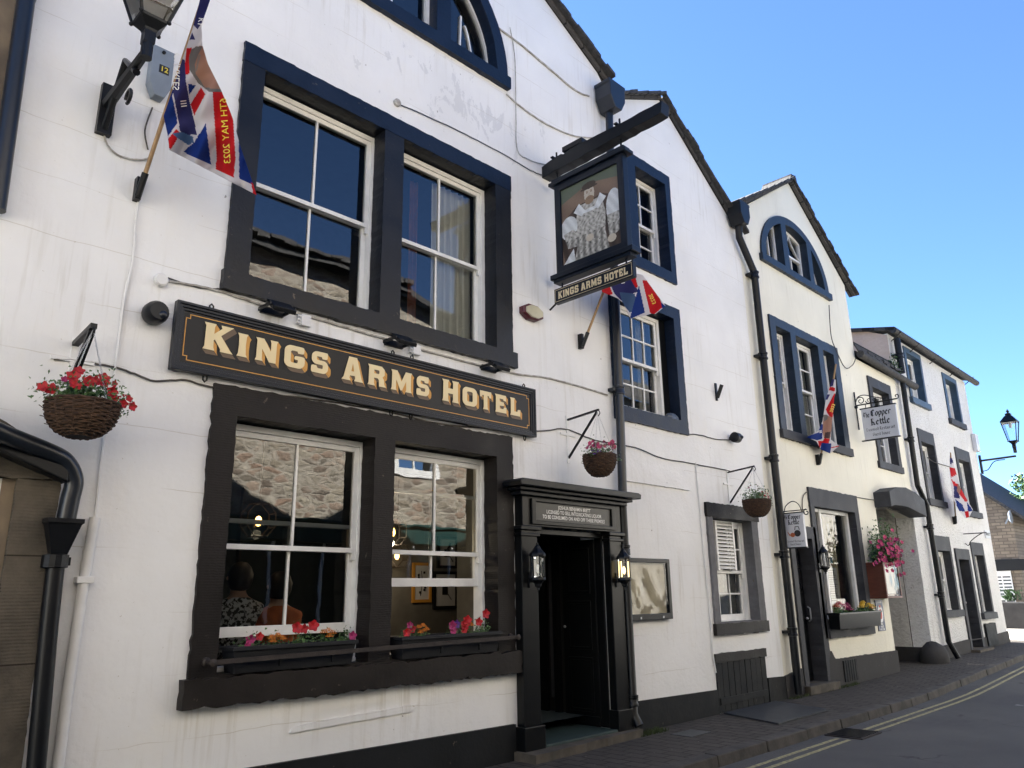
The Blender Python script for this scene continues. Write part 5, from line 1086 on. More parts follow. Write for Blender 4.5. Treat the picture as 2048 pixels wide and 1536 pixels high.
# serif letters of the name board (viewer sees the -x face: text runs from the wall outwards)
wd_ = {'I': 42, 'M': 122, ' ': 45}
def glyph_text(txt, h, squeeze=1.):
    out = []; x = 0; s_ = h/100
    for c in txt:
        if c != ' ':
            o_, h_ = GL[c]; w0 = max(p[0] for p in o_); out.append(([(x+p[0]*s_*squeeze, p[1]*s_) for p in o_], [[(x+p[0]*s_*squeeze, p[1]*s_) for p in q] for q in h_])); x += (w0+12)*s_*squeeze
        else: x += 45*s_*squeeze
    return out, x
txt, tw = glyph_text('KINGS ARMS HOTEL', .085, .62); k = .98/tw
b = MB()
for P, Hs in txt: b.prism([(p[0]*k, p[1]) for p in P], 0, .002, [[(p[0]*k, p[1]) for p in q] for q in Hs], to=lambda x, z, y: (HX-.0305-y, -.16-x, 4.70+z))
obj('lettering', b, M['goldtext'], nb)
# painted panel: a generic robed figure
def inpoly(x, y, P):
    c = False; n = len(P); j = n-1
    for i in range(n):
        if (P[i][1] > y) != (P[j][1] > y) and x < (P[j][0]-P[i][0])*(y-P[i][1])/(P[j][1]-P[i][1])+P[i][0]: c = not c
        j = i
    return c
def ell(cx, cy, rx, ry, n=20, a0=0): return [(cx+rx*cos(2*pi*i/n)*cos(a0)-ry*sin(2*pi*i/n)*sin(a0), cy+rx*cos(2*pi*i/n)*sin(a0)+ry*sin(2*pi*i/n)*cos(a0)) for i in range(n)]
PAL = dict(bg=(.20, .135, .095), green=(.10, .12, .085), robe=(.55, .53, .48), pale=(.66, .68, .68), dark=(.05, .035, .025), skin=(.50, .44, .35), fur=(.70, .72, .72), brownc=(.06, .038, .028))
LAY = [([(0, .80), (.5, .93), (1, .84), (1, 1), (0, 1)], 'green'),
 ([(.05, 0), (-.02, .35), (.06, .58), (.28, .70), (.72, .72), (.95, .62), (1.02, .2), (1, 0)], 'brownc'),
 ([(.30, .69), (.24, .45), (.30, .28), (.20, 0), (.80, 0), (.74, .25), (.76, .48), (.70, .69)], 'robe'),
 (ell(.13, .46, .15, .15, a0=.3), 'pale'), ([(.03, .40), (.10, .20), (.38, .18), (.46, .27), (.30, .34), (.2, .42)], 'robe'), (ell(.48, .235, .065, .045), 'skin'),
 (ell(.90, .50, .13, .22), 'pale'), ([(.78, .42), (.98, .42), (.96, .18), (.80, .12)], 'robe'), (ell(.84, .12, .07, .05), 'skin'),
 ([(.02, .02), (.20, .18), (.22, 0), (.0, 0)], 'pale'),
 ([(.22, .63), (.36, .54), (.42, .60), (.32, .72)], 'fur'), ([(.78, .66), (.64, .55), (.58, .60), (.68, .74)], 'fur'),
 (ell(.5, .585, .17, .022), 'fur'),
 (ell(.5, .79, .088, .125), 'skin'), (ell(.5, .71, .078, .055), 'beard'), (ell(.5, .735, .03, .008), 'lip'), (ell(.465, .81, .016, .008), 'lip'), (ell(.535, .81, .016, .008), 'lip'), (ell(.465, .828, .024, .005), 'beard'), (ell(.535, .828, .024, .005), 'beard'), ([(.49, .81), (.51, .81), (.517, .765), (.485, .765)], 'nose'),
 (ell(.5, .90, .12, .045), 'dark'), (ell(.5, .87, .15, .018), 'dark')]
PAL.update(beard=(.24, .16, .10), lip=(.20, .13, .10), nose=(.44, .37, .29))
NX, NZ = 190, 220; b = MB(); b.c = []
py0, py1, pz0, pz1 = -1.08, -.24, 5.07, 6.035
for j in range(NZ+1):
    for i in range(NX+1): b.v.append((HX-.02, py1+(py0-py1)*i/NX, pz0+(pz1-pz0)*j/NZ))
rnd = random.Random(3)
cellv = {}
for j in range(NZ):
    for i in range(NX):
        a = j*(NX+1)+i; b.f.append((a, a+1, a+NX+2, a+NX+1)); x_, z_ = (i+.5)/NX, (j+.5)/NZ; key = 'bg'
        for P, kname in LAY:
            if inpoly(x_, z_, P): key = kname
        c = PAL[key]; v = .88+.24*rnd.random()
        if key == 'robe':
            v *= .72+.28*sin(i*.36+1.5*sin(j*.16))*sin(j*.31+sin(i*.13)*1.3)
            if (i % 15) < 3 and (j+(i//15 % 2)*9) % 18 < 3: v *= .3
            if z_ < .3: v *= .75+.35*sin(i*.33)
        if key == 'bg': v *= .9+.12*sin(i*.05+j*.07)
        if key == 'brownc': v *= .8+.3*sin(i*.22+j*.05)
        if key == 'pale' or key == 'fur': v *= .88+.10*sin(i*.25+j*.16)
        b.c.append((c[0]*v, c[1]*v, c[2]*v, 1))
# small facial features
obj('painted_panel', b, M['paint'], hs)
b = MB(); b.prism(rect(-1.09, -.23, 5.06, 6.045), HX-.024, HX-.020, [rect(-1.082, -.238, 5.068, 6.037)], to=yz); obj('panel_border', b, M['goldtext'], hs)

# ================================================================== COPPER KETTLE SIGNS (blackletter drawn with a broad nib)
BL = {'o': [[(.1,.1),(.1,.5),(.25,.62)],[(.1,.1),(.25,-.02),(.4,.1),(.4,.5),(.25,.62)]], 'p': [[(.1,-.3),(.1,.55)],[(.1,.5),(.28,.62),(.4,.5),(.4,.1),(.25,0),(.12,.08)]],
 'e': [[(.25,.62),(.1,.5),(.1,.1),(.28,-.02),(.4,.1)],[(.25,.62),(.38,.45),(.12,.3)]], 'r': [[(.1,0),(.1,.55)],[(.12,.5),(.25,.6),(.38,.5)]], 't': [[(.15,.85),(.15,.1),(.3,0)],[(.03,.58),(.32,.58)]],
 'l': [[(.12,1),(.12,.1),(.25,0)]], 'h': [[(.1,1),(.1,0)],[(.1,.5),(.27,.62),(.38,.5),(.38,.05),(.28,-.1)]], 'T': [[(.02,.85),(.15,.98),(.55,.85)],[(.3,.9),(.3,.1),(.15,0)],[(.12,.7),(.12,.2)]],
 'C': [[(.55,.8),(.4,.95),(.12,.8),(.1,.2),(.3,0),(.58,.15)],[(.28,.85),(.28,.15)]], 'K': [[(.15,.95),(.15,.05)],[(.02,.85),(.15,.95),(.3,.9)],[(.15,.5),(.45,.9)],[(.2,.5),(.42,.3),(.45,.05),(.58,0)],[(.02,0),(.3,0)]],
 'L': [[(.15,.95),(.12,.1),(.3,.05),(.5,.12)],[(.15,.95),(.35,.9)]], 'i': [[(.1,.58),(.1,.05),(.2,0)],[(.08,.8),(.14,.82)]], 'c': [[(.35,.52),(.22,.62),(.1,.5),(.1,.1),(.25,0),(.38,.1)]],
 'n': [[(.1,.6),(.1,0)],[(.1,.5),(.27,.62),(.38,.5),(.38,0)]], 's': [[(.35,.55),(.2,.62),(.1,.45),(.36,.2),(.25,0),(.08,.08)]], 'd': [[(.1,.1),(.1,.5),(.3,.6)],[(.1,.1),(.25,0),(.4,.1),(.4,.55),(.15,.95)]],
 'R': [[(.15,.95),(.15,0)],[(.02,.85),(.2,.95),(.45,.85),(.42,.6),(.2,.5)],[(.25,.5),(.45,.05),(.56,0)]], 'a': [[(.12,.55),(.28,.62),(.38,.5),(.38,.05),(.46,0)],[(.36,.35),(.12,.25),(.1,.08),(.22,0),(.36,.1)]],
 'u': [[(.1,.6),(.1,.08),(.25,0),(.38,.1)],[(.38,.6),(.38,.05),(.46,0)]], 'G': [[(.55,.8),(.4,.95),(.12,.8),(.1,.2),(.3,0),(.55,.15),(.55,.5),(.38,.5)]], 'H': [[(.15,.95),(.15,0)],[(.02,.85),(.15,.95),(.28,.9)],[(.15,.5),(.35,.6),(.5,.45),(.5,.1),(.38,-.1)]]}
def blackletter(b, txt, cx, z, h, width, to, nib=.15):
    adv = lambda c: .30 if c == ' ' else .32 if c in 'ilt' else .68 if c.isupper() else .50
    tot = sum(adv(c) for c in txt); sx = width/tot; x = cx-width/2; k = 0
    nv = (nib*.5*cos(.7), nib*.5*sin(.7))
    for c in txt:
        for st_ in BL.get(c, []):
            for p, q in zip(st_, st_[1:]):
                d = (q[0]-p[0], q[1]-p[1]); l_ = math.hypot(*d); e = (d[0]/l_*.015, d[1]/l_*.015); pp, qq = (p[0]-e[0], p[1]-e[1]), (q[0]+e[0], q[1]+e[1])
                P = [(pp[0]-nv[0], pp[1]-nv[1]), (pp[0]+nv[0], pp[1]+nv[1]), (qq[0]+nv[0], qq[1]+nv[1]), (qq[0]-nv[0], qq[1]-nv[1])]; k += 1
                b.add([to(x+a*sx, z+c2*h, .00004*(k % 25)) for a, c2 in P], [(0, 1, 2, 3)])
        x += adv(c)*sx
CX1 = 15.07
ck = thing('hanging_sign', (CX1, 0, 5.1), 'white Copper Kettle sign on a scrolled iron bracket high on the cream wall', 'sign')
b = MB(); b.prism(rect(-.74, -.11, 4.23, 4.83), CX1-.025, CX1+.025, to=yz); bd = obj('board', b, M['signwhite'], ck, bevel=.003)
b = MB(); b.prism(rect(-.75, -.09, 4.83, 4.85), CX1-.03, CX1+.03, to=yz); obj('board_edge', b, M['black'], ck); b = MB(); b.prism(rect(-.75, -.05, 4.21, 4.23), CX1-.028, CX1+.028, to=yz); obj('board_edge', b, M['black'], ck)
b = MB(); to1 = lambda x, z, o: (CX1-.0265-o, -x, z)
blackletter(b, 'The', .20, 4.66, .10, .12, to1, .2); blackletter(b, 'Copper', .47, 4.67, .125, .38, to1, .2); blackletter(b, 'Kettle', .44, 4.50, .125, .36, to1, .2); blackletter(b, 'Licensed Restaurant', .425, 4.39, .06, .52, to1, .15); blackletter(b, 'Guest House', .43, 4.29, .06, .32, to1, .15); obj('lettering', b, M['btext'], bd)
b = MB(); b.tube([(CX1, -.02, 5.2), (CX1, -.02, 4.45)], .014, 6); b.tube([(CX1, -.02, 4.93), (CX1, -.78, 4.93)], .013, 6); b.ball((CX1, -.02, 4.9), .035)
def scroll(cy, cz, r, a0, a1, n=18, shrink=.25):
    return [(CX1, cy+r*(1-(1-shrink)*i/n)*cos(a0+(a1-a0)*i/n), cz+r*(1-(1-shrink)*i/n)*sin(a0+(a1-a0)*i/n)) for i in range(n+1)]
b.tube(scroll(-.12, 5.01, .085, 0, 8), .009, 6); b.tube(scroll(-.27, 4.99, .06, 0, -8), .008, 6); b.tube(scroll(-.38, 4.975, .04, 0, 8), .007, 6); b.tube(smoothpath([(CX1, -.03, 5.0), (CX1, -.08, 5.09), (CX1, -.2, 5.11), (CX1, -.4, 5.03), (CX1, -.6, 4.96)]), .009, 6); b.tube(scroll(-.78, 4.98, .05, -pi/2, -7), .009, 6)
for yy in (-.2, -.65): b.tube([(CX1, yy, 4.93), (CX1, yy, 4.85)], .007, 6)
obj('bracket', b, M['black'], ck)
CX2 = 11.30
ck2 = thing('hanging_sign', (CX2, 0, 2.5), 'smaller white hanging sign with a kettle picture beside the cream house door', 'sign')
b = MB(); b.prism(rect(-.42, -.11, 2.10, 2.60), CX2-.03, CX2+.03, to=yz); bd = obj('board', b, M['signwhite'], ck2, bevel=.003)
b = MB(); b.prism(rect(-.43, -.10, 2.60, 2.615), CX2-.035, CX2+.035, to=yz); obj('board_edge', b, M['black'], ck2); b = MB(); b.prism(rect(-.43, -.10, 2.085, 2.10), CX2-.035, CX2+.035, to=yz); obj('board_edge', b, M['black'], ck2)
b = MB(); to2 = lambda x, z, o: (CX2-.0315-o, -x, z)
blackletter(b, 'The', .155, 2.525, .05, .05, to2, .2); blackletter(b, 'Copper', .29, 2.515, .07, .20, to2, .2); blackletter(b, 'Kettle', .27, 2.435, .07, .18, to2, .2); blackletter(b, 'Licensed Restaurant', .265, 2.175, .03, .27, to2, .15); blackletter(b, 'Guest House', .265, 2.13, .03, .17, to2, .15)
b.prism(ell(-.31, 2.30, .05, .048), CX2-.0335, CX2-.031, to=yz); b.tube([(CX2-.033, -.275, 2.35), (CX2-.033, -.285, 2.40), (CX2-.033, -.335, 2.40), (CX2-.033, -.345, 2.35)], .006, 4); obj('lettering', b, M['btext'], bd)
b = MB(); b.prism(ell(-.235, 2.28, .036, .033), CX2-.0350, CX2-.0335, to=yz); b.prism([(-.20, 2.28), (-.165, 2.33), (-.158, 2.325), (-.19, 2.26)], CX2-.0348, CX2-.0335, to=yz); obj('copper_kettle_picture', b, pm('copper_paint', (.45, .12, .04), .4, bst=0), bd)
b = MB(); b.tube([(CX2, 0, 2.64), (CX2, -.48, 2.64)], .008, 6); b.tube(smoothpath([(CX2, -.12, 2.62), (CX2, -.16, 2.72), (CX2, -.27, 2.78), (CX2, -.36, 2.73), (CX2, -.4, 2.62)]), .007, 6); CX1 = CX2; b.tube(scroll(-.47, 2.60, .05, pi/2, -5), .008, 6); obj('bracket', b, M['black'], ck2)

# ================================================================== FLOWERS, BASKETS, PLANTERS
def leaf_cloud(b, c, rx, ry, rz, n, s=.03):
    for i in range(n):
        d = Vector((random.gauss(0, .5)*rx, random.gauss(0, .5)*ry, abs(random.gauss(0, .5))*rz)); q = Vector(c)+d
        a = Vector((random.uniform(-1, 1), random.uniform(-1, 1), random.uniform(-.6, 1))).normalized()*s*random.uniform(.6, 1.3); c2 = a.orthogonal().normalized()*s*.42
        m_ = q+a*.5+Vector((0, 0, s*.15)); b.add([q, m_+c2, q+a, m_-c2], [(0, 1, 2), (0, 2, 3)])
def petunia(b, c, nrm, r):
    n = Vector(nrm).normalized(); u = n.orthogonal().normalized(); v = n.cross(u); c = Vector(c); a0 = random.uniform(0, 6); vs = [c-n*r*.45]; N = 20
    for i in range(N):
        a = a0+2*pi*i/N; rr = r*(.86+.14*cos(5*a)); vs.append(c+(u*cos(a)+v*sin(a))*rr+n*r*.08*sin(5*a+1))
    b.add(vs, [(0, i+1, (i+1) % N+1) for i in range(N)])
def marigold(b, c, r):
    c = Vector(c)
    for k in range(3):
        for i in range(11):
            a = 2*pi*i/11+k*.3; rr = r*(1-.28*k); p = c+Vector((cos(a)*rr, sin(a)*rr, -.25*r+.3*r*k)); q = c+Vector((cos(a+.5)*rr, sin(a+.5)*rr, -.25*r+.3*r*k)); b.add([c+Vector((0, 0, .25*r*k-.2*r)), p, q, (p+q)/2+Vector((0, 0, .35*r))], [(0, 1, 2), (1, 2, 3)])
def plant(name, loc, label, group, foliage, flowers, cat='flowers'):
    t_ = thing(name, loc, label, cat, group)
    b = MB()
    for f in foliage: leaf_cloud(b, *f)
    obj('foliage', b, M['leaf'], t_)
    by = {}
    for kind, mat, c, nrm, r in flowers: by.setdefault(mat, MB()); (petunia(by[mat], c, nrm, r) if kind == 'p' else marigold(by[mat], c, r))
    for m_, bb in by.items(): obj('blossoms', bb, M[m_], t_)
    return t_
def bracket(x, z, tip_y, zlow, label, plate=True, barw=.012):
    t_ = thing('basket_bracket', (x, 0, z), label, 'bracket', 'iron brackets for hanging baskets'); b = MB()
    b.obox((x, 0, z), (x, tip_y, z+.04), (barw, 0, 0), (0, 0, barw*.8)); b.obox((x+.001, 0, zlow), (x+.001, tip_y+.03, z+.02), (barw, 0, 0), (0, 0, barw)); obj('arm', b, M['black'], t_)
    b = MB(); b.box(x-.02, x+.02, -.014, 0, zlow-.05, z+.05); b.box(x-.13, x+.13, -.018, -.002, (z+zlow)/2+.04, (z+zlow)/2+.065); obj('wall_plate', b, M['cwhite'], t_)
    b = MB(); b.tube([(x, tip_y, z+.03), (x, tip_y-.015, z+.0), (x, tip_y+.01, z-.03)], .006, 6); obj('hook', b, M['black'], t_)
def basket(cx, cy, zr, r, dep, ztip, label):
    t_ = thing('hanging_basket', (cx, cy, zr-dep), label, 'basket', 'wicker hanging baskets'); prof = lambda k: r*math.sqrt(max(0, 1-(k*.93)**2.4))
    b = MB(); b.lathe((cx, cy, zr), [(prof(1), -dep)]+[(prof(k/8)-.008, -dep*k/8) for k in range(7, -1, -1)], 28); obj('liner', b, M['room'], t_)
    b = MB(); NR = 17
    for j in range(NR):
        k = j/(NR-1); rr = max(prof(k), .05); zz = zr-dep*k; pts = []
        for i in range(49): a = 2*pi*i/48; q = rr+.006*sin(12*a+pi*(j % 2))+random.uniform(-.002, .002); pts.append((cx+q*cos(a), cy+q*sin(a), zz+random.uniform(-.003, .003)))
        b.tube(pts, random.uniform(.0055, .0085), 5, cap=False)
    for i in range(12): a = 2*pi*i/12; b.tube([(cx+(prof(k/6)+.004)*cos(a), cy+(prof(k/6)+.004)*sin(a), zr-dep*k/6) for k in range(7)], .005, 5)
    for i in range(10): a = random.uniform(0, 6.28); k = random.uniform(.1, .8); q = prof(k); b.tube([(cx+q*cos(a), cy+q*sin(a), zr-dep*k), (cx+(q+.03)*cos(a+.12), cy+(q+.03)*sin(a+.12), zr-dep*k+random.uniform(-.01, .02))], .003, 4)
    obj('wicker_bowl', b, M['wicker'], t_)
    b = MB()
    for i in range(4):
        a = 2*pi*i/4+.4; p, q = Vector((cx+r*.95*cos(a), cy+r*.95*sin(a), zr)), Vector((cx, cy, ztip)); n = int((q-p).length/.018)
        d_ = (q-p).normalized(); o1 = d_.orthogonal().normalized(); o2_ = d_.cross(o1)
        for m_ in range(n):
            c0 = p.lerp(q, (m_+.5)/n); o_ = o1 if m_ % 2 else o2_
            b.tube([c0+d_*.010*cos(t)+o_*.0045*sin(t) for t in [2*pi*h/6 for h in range(7)]], .0014, 3, cap=False)
    obj('chain', b, M['steel'], t_)
    return t_
bracket(1.42, 3.13, -.36, 2.80, 'thick black iron basket bracket on the left part of the pub wall', barw=.020)
zc = 2.70; cx, cy = 1.42, -.36
basket(cx, cy, 2.655, .205, .205, 3.14, 'wicker hanging basket of red petunias left of the fascia sign')
def mound(cx, cy, zr, r, cols, n, pr=.03, sp=1.0, up=.10):
    fl_ = []
    for i in range(n):
        a = random.uniform(0, 2*pi); q = r*math.sqrt(random.uniform(.1, 1.25))*sp; z = zr+up*(1.15-(q/(r*sp))**2*.7)+random.uniform(-.01, .05)
        fl_.append(('p', random.choice(cols), (cx+q*cos(a), cy+q*sin(a), z), (cos(a)*.9-.2, sin(a)*.9-.7, .35+random.uniform(-.3, .3)), pr*random.uniform(.8, 1.15)))
    return fl_
F = [('p', 'red', (1.219, -0.420, 2.705), (-.4, -.8, .3), 0.0432), ('p', 'red', (1.178, -0.400, 2.716), (-.6, -.8, .3), 0.0408), ('p', 'red', (1.314, -0.470, 2.794), (-.2, -1, .3), 0.0444), ('p', 'red', (1.349, -0.450, 2.839), (0, -1, .5), 0.0360),
     ('p', 'red', (1.396, -0.500, 2.766), (0, -1, .3), 0.0456), ('p', 'red', (1.438, -0.490, 2.783), (.2, -1, .3), 0.0360), ('p', 'red', (1.320, -0.520, 2.733), (0, -1, .4), 0.0432), ('p', 'red', (1.491, -0.460, 2.817), (0, -1, .4), 0.0408), ('p', 'red', (1.485, -0.490, 2.778), (.1, -1, .3), 0.0360),
     ('p', 'red', (1.538, -0.490, 2.727), (.2, -1, 0), 0.0408), ('p', 'red', (1.556, -0.490, 2.688), (.3, -1, 0), 0.0312), ('p', 'red', (1.656, -0.440, 2.716), (.3, -1, .2), 0.0288), ('p', 'red', (1.680, -0.450, 2.666), (.3, -1, 0), 0.0336), ('p', 'red', (1.621, -0.460, 2.671), (0, -1, 0), 0.0312), ('p', 'red', (1.573, -0.400, 2.806), (.4, -1, 0), 0.0240), ('p', 'magenta', (1.278, -0.440, 2.772), (-.3, -1, .3), 0.0240)]
F += [('p', 'red', (1.60+random.uniform(-.04, .05), -.42, 2.72+random.uniform(-.03, .02)), (.2, -1, .3), .009) for _ in range(16)]
plant('petunia_plant', (cx, cy, 2.65), 'red petunias and trailing leaves in the left hanging basket', 'flowering plants in the baskets', [((cx, cy-.02, 2.65), .19, .18, .14, 1500, .026), ((cx-.14, cy-.06, 2.64), .07, .05, .05, 120, .02), ((cx+.16, cy-.04, 2.64), .07, .05, .07, 160, .02), ((cx+.2, cy-.05, 2.60), .05, .03, .06, 60, .018)], F)
b2x, b2y = 6.44, -.44
bracket(b2x, 3.36, b2y-.02, 2.92, 'thin black iron basket bracket above the pub door')
basket(b2x, b2y, 2.90, .175, .22, 3.37, 'wicker hanging basket of pink flowers above the pub door')
plant('geranium_plant', (b2x, b2y, 2.9), 'pink geraniums and purple lobelia in the basket above the pub door', 'flowering plants in the baskets', [((b2x, b2y, 2.89), .16, .16, .12, 620, .024), ((b2x-.17, b2y-.05, 2.86), .06, .05, .05, 110, .016), ((b2x+.2, b2y-.05, 2.86), .07, .05, .03, 110, .016)],
      mound(b2x, b2y, 2.91, .15, ['pinkp', 'pinkp', 'magenta'], 34, .022)+mound(b2x-.14, b2y-.06, 2.86, .06, ['purple'], 16, .012, up=.04)+mound(b2x+.18, b2y-.03, 2.87, .05, ['purple', 'pinkp'], 12, .014, up=.03)+mound(b2x+.08, b2y-.1, 2.93, .05, ['pinkp'], 10, .026))
b3x, b3y = 9.9, -.41
bracket(b3x, 3.11, b3y-.02, 2.67, 'thin black iron basket bracket above the louvred window')
basket(b3x, b3y, 2.68, .185, .22, 3.13, 'wicker hanging basket of sparse red geraniums beside the cranked drainpipe')
plant('geranium_plant', (b3x, b3y, 2.68), 'mostly green plants with a few red geraniums in the basket by the drainpipe', 'flowering plants in the baskets', [((b3x, b3y, 2.67), .18, .16, .15, 800, .026)], mound(b3x+.12, b3y-.04, 2.68, .07, ['red'], 14, .022)+mound(b3x, b3y, 2.78, .1, ['magenta'], 6, .012)+[('p', 'red', (b3x+.25, b3y-.05, 2.68+.02*k), (0, -1, .2), .02) for k in range(3)])
# pub planters
def planter(x0, x1, z0, z1, y0, y1, label, mat=None):
    t_ = thing('window_planter', ((x0+x1)/2, (y0+y1)/2, z0), label, 'planter'); b = MB(); i = .025
    b.add([(x0+i, y0+i, z0), (x1-i, y0+i, z0), (x1-i, y1-i, z0), (x0+i, y1-i, z0), (x0, y0, z1), (x1, y0, z1), (x1, y1, z1), (x0, y1, z1)], [(3,2,1,0),(0,1,5,4),(1,2,6,5),(2,3,7,6),(3,0,4,7)])
    b.prism(rect(x0-.012, x1+.012, y0-.012, y1+.012), z1-.025, z1+.005, [rect(x0+.012, x1-.012, y0+.012, y1-.012)], to=lambda x, z, y: (x, z, y)); obj('trough', b, mat or M['planter'], t_, bevel=.004)
    b = MB(); b.box(x0+.01, x1-.01, y0+.01, y1-.01, z1-.05, z1-.02); obj('soil', b, M['room'], t_)
    return t_
t1 = planter(2.66, 3.68, .968, 1.145, -.09, .11, 'long charcoal plastic window planter on the left half of the bar sill')
t2 = planter(4.13, 5.28, .968, 1.145, -.09, .11, 'long charcoal plastic window planter on the right half of the bar sill')
for t_, xs_ in ((t1, (3.02, 3.46)), (t2, (4.55, 5.0))):
    b = MB()
    for xx in xs_: b.box(xx-.012, xx+.012, -.115, -.095, 1.0, 1.05)
    obj('hook_slot', b, M['black'], t_)
def cl(xc, label, fl_, n=170, h=.09):
    plant('bedding_plant', (xc, 0.0, 1.12), label, 'bedding plants in the bar window planters', [((xc, .0, 1.115), .08, .05, h, n, .022)], fl_)
P_ = lambda x, z, m, r=.028, y=-.05: ('p', m, (x, y, z), (random.uniform(-.5, -.1), -1, .1), r*1.3)
Mg = lambda x, z, r=.024, y=-.04: ('m', 'orange', (x, y, z), None, r*1.35)
cl(2.84, 'purple and red petunias at the left end of the left planter', [P_(2.80, 1.19, 'magenta', .03), P_(2.87, 1.21, 'red', .026), P_(2.78, 1.15, 'magenta', .02)])
cl(3.01, 'orange marigolds second from left in the left planter', [Mg(2.97, 1.20), Mg(3.02, 1.21), Mg(3.06, 1.19), Mg(2.98, 1.175)])
cl(3.24, 'large red petunias in the middle of the left planter', [P_(3.17, 1.26, 'red', .036), P_(3.23, 1.25, 'red', .03), P_(3.31, 1.27, 'red', .036)], 240, .12)
cl(3.45, 'orange marigolds right of the red petunias in the left planter', [Mg(3.41, 1.22), Mg(3.45, 1.23), Mg(3.49, 1.21), Mg(3.46, 1.19)])
cl(3.62, 'small red petunia and greenery at the right end of the left planter', [P_(3.67, 1.18, 'magenta', .03)], 240)
cl(4.25, 'red petunias at the left end of the right planter', [P_(4.21, 1.18, 'red', .03), P_(4.26, 1.21, 'red', .032), P_(4.24, 1.24, 'magenta', .025)])
cl(4.38, 'orange marigolds in the right planter', [Mg(4.34, 1.22, .022), Mg(4.39, 1.23, .024), Mg(4.43, 1.20, .022), Mg(4.36, 1.18, .022), Mg(4.40, 1.19, .02)])
cl(4.80, 'purple petunias in the middle of the right planter', [P_(4.72, 1.22, 'magenta', .035), P_(4.77, 1.23, 'purple', .03), P_(4.73, 1.18, 'magenta', .03)])
cl(4.92, 'cluster of red petunias with marigolds in the right planter', [P_(4.87, 1.22, 'red', .04), P_(4.90, 1.26, 'red', .036), P_(4.86, 1.18, 'red', .03), Mg(4.95, 1.22)], 220, .1)
cl(5.12, 'tall red petunias at the right end of the right planter', [P_(5.04, 1.24, 'red', .032), P_(5.13, 1.31, 'red', .036)], 240, .14)
# iron rail across the sill
rl = thing('window_rail', (3.95, -.13, 1.03), 'horizontal rusty iron rail across the planters on the bar window', 'rail'); b = MB(); b.obox((2.50, -.13, 1.06), (5.47, -.13, 1.09), (0, .007, 0), (0, 0, .016)); obj('rail', b, M['rust'], rl)
b = MB()
for xx, zz in ((2.49, 1.06), (5.46, 1.09)): b.lathe((xx, -.02, zz), [(.03, -.01), (.03, -.03), (.016, -.04), (.016, -.12), (.026, -.13), (.002, -.14)], 12, axis='y')
obj('rail_fixing', b, M['rust'], rl)
# cream house window box
t3 = planter(12.58, 14.33, .875, 1.12, -.24, -.05, 'black wooden window box below the cream house window', M['blackw'])
def big(xc, cols, n, label): plant('begonia_plant', (xc, -.14, 1.1), label, 'begonias in the cream house window box', [((xc, -.14, 1.1), .14, .07, .08, 130, .04)], [('m', random.choice(cols), (xc+random.uniform(-.12, .12), -.15+random.uniform(-.04, .04), 1.2+random.uniform(-.03, .07)), None, random.uniform(.045, .065)) for _ in range(n)])
big(12.82, ['pinkp', 'red'], 4, 'pink begonia at the left of the window box'); big(13.2, ['red', 'magenta'], 4, 'deep red begonia in the window box'); big(13.75, ['orange', 'yellowp'], 5, 'orange and yellow begonias in the window box'); big(14.1, ['yellowp', 'orange', 'pinkp'], 4, 'yellow begonia at the right of the window box')
# menu cases, poster
mc = thing('menu_case', (7.75, 0, 1.5), 'black framed glazed menu case on the white wall right of the pub door', 'display case')
b = MB(); b.prism(rect(7.31, 8.21, 1.17, 1.87), -.06, -.0, [rect(7.37, 8.15, 1.24, 1.82)]); obj('case_frame', b, M['black'], mc, bevel=.006)
b = MB(); b.box(7.36, 8.16, -.012, -.002, 1.22, 1.83); obj('back_panel', b, pm('case_back', (.66, .62, .50), .6), mc)
b = MB(); n1, n2 = 24, 20
for i in range(n1+1):
    for j in range(n2+1):
        x_, z_ = 7.365+.79*i/n1, 1.235+.59*j/n2; e = sin(pi*i/n1)*sin(pi*j/n2); b.v.append((x_, -.045+.012*e*sin(i*.55+j*.22)+.006*e*sin(j*.5-i*.3), z_))
for i in range(n1):
    for j in range(n2): a = i*(n2+1)+j; b.f.append((a, a+n2+1, a+n2+2, a+1))
obj('warped_glazing', b, glass_mat('buckled_perspex', 1.35, 0, 3, (.97, .97, .95), .03), mc, smooth=True)
b = MB()
for xx in (7.55, 8.0): b.box(xx-.012, xx+.012, -.068, -.06, 1.185, 1.21)
obj('catch', b, M['steel'], mc)
m2_ = thing('menu_case', (15.0, 0, 1.6), 'reddish wooden menu case standing out from the corner of the cream house', 'display case')
b = MB(); b.box(14.55, 15.30, -.30, 0.0, 1.32, 1.36); b.box(14.55, 15.30, -.30, 0, 1.90, 1.94); b.box(14.55, 14.60, -.30, 0, 1.36, 1.90); b.box(15.25, 15.30, -.30, 0, 1.36, 1.90); b.box(14.6, 15.25, -.04, -.02, 1.36, 1.90); obj('case', b, M['mahog'], m2_, bevel=.005)
b = MB(); b.box(14.68, 15.17, -.27, -.26, 1.40, 1.86); obj('menu_sheet', b, M['signwhite'], m2_)
b = MB(); b.quad((14.6, -.29, 1.36), (15.25, -.29, 1.36), (15.25, -.29, 1.90), (14.6, -.29, 1.90)); obj('glazing', b, M['plastic_glass'], m2_)
plant('petunia_plant', (15.0, -.15, 1.95), 'big mound of pink and magenta petunias on top of the wooden menu case', 'flowering plants in the baskets', [((15.0, -.2, 1.96), .34, .2, .5, 1700, .05)],
      [('p', random.choice(['magenta', 'pinkp', 'magenta', 'pinkp']), (14.88+random.gauss(0, .25), -.34+random.gauss(0, .08), 2.12+random.gauss(0, .14)), (random.uniform(-.9, 0), -1, .3), .042) for _ in range(110)]+[('p', 'red', (15.3+random.gauss(0, .05), -.28, 2.05+random.gauss(0, .07)), (-.3, -1, .2), .04) for _ in range(12)])
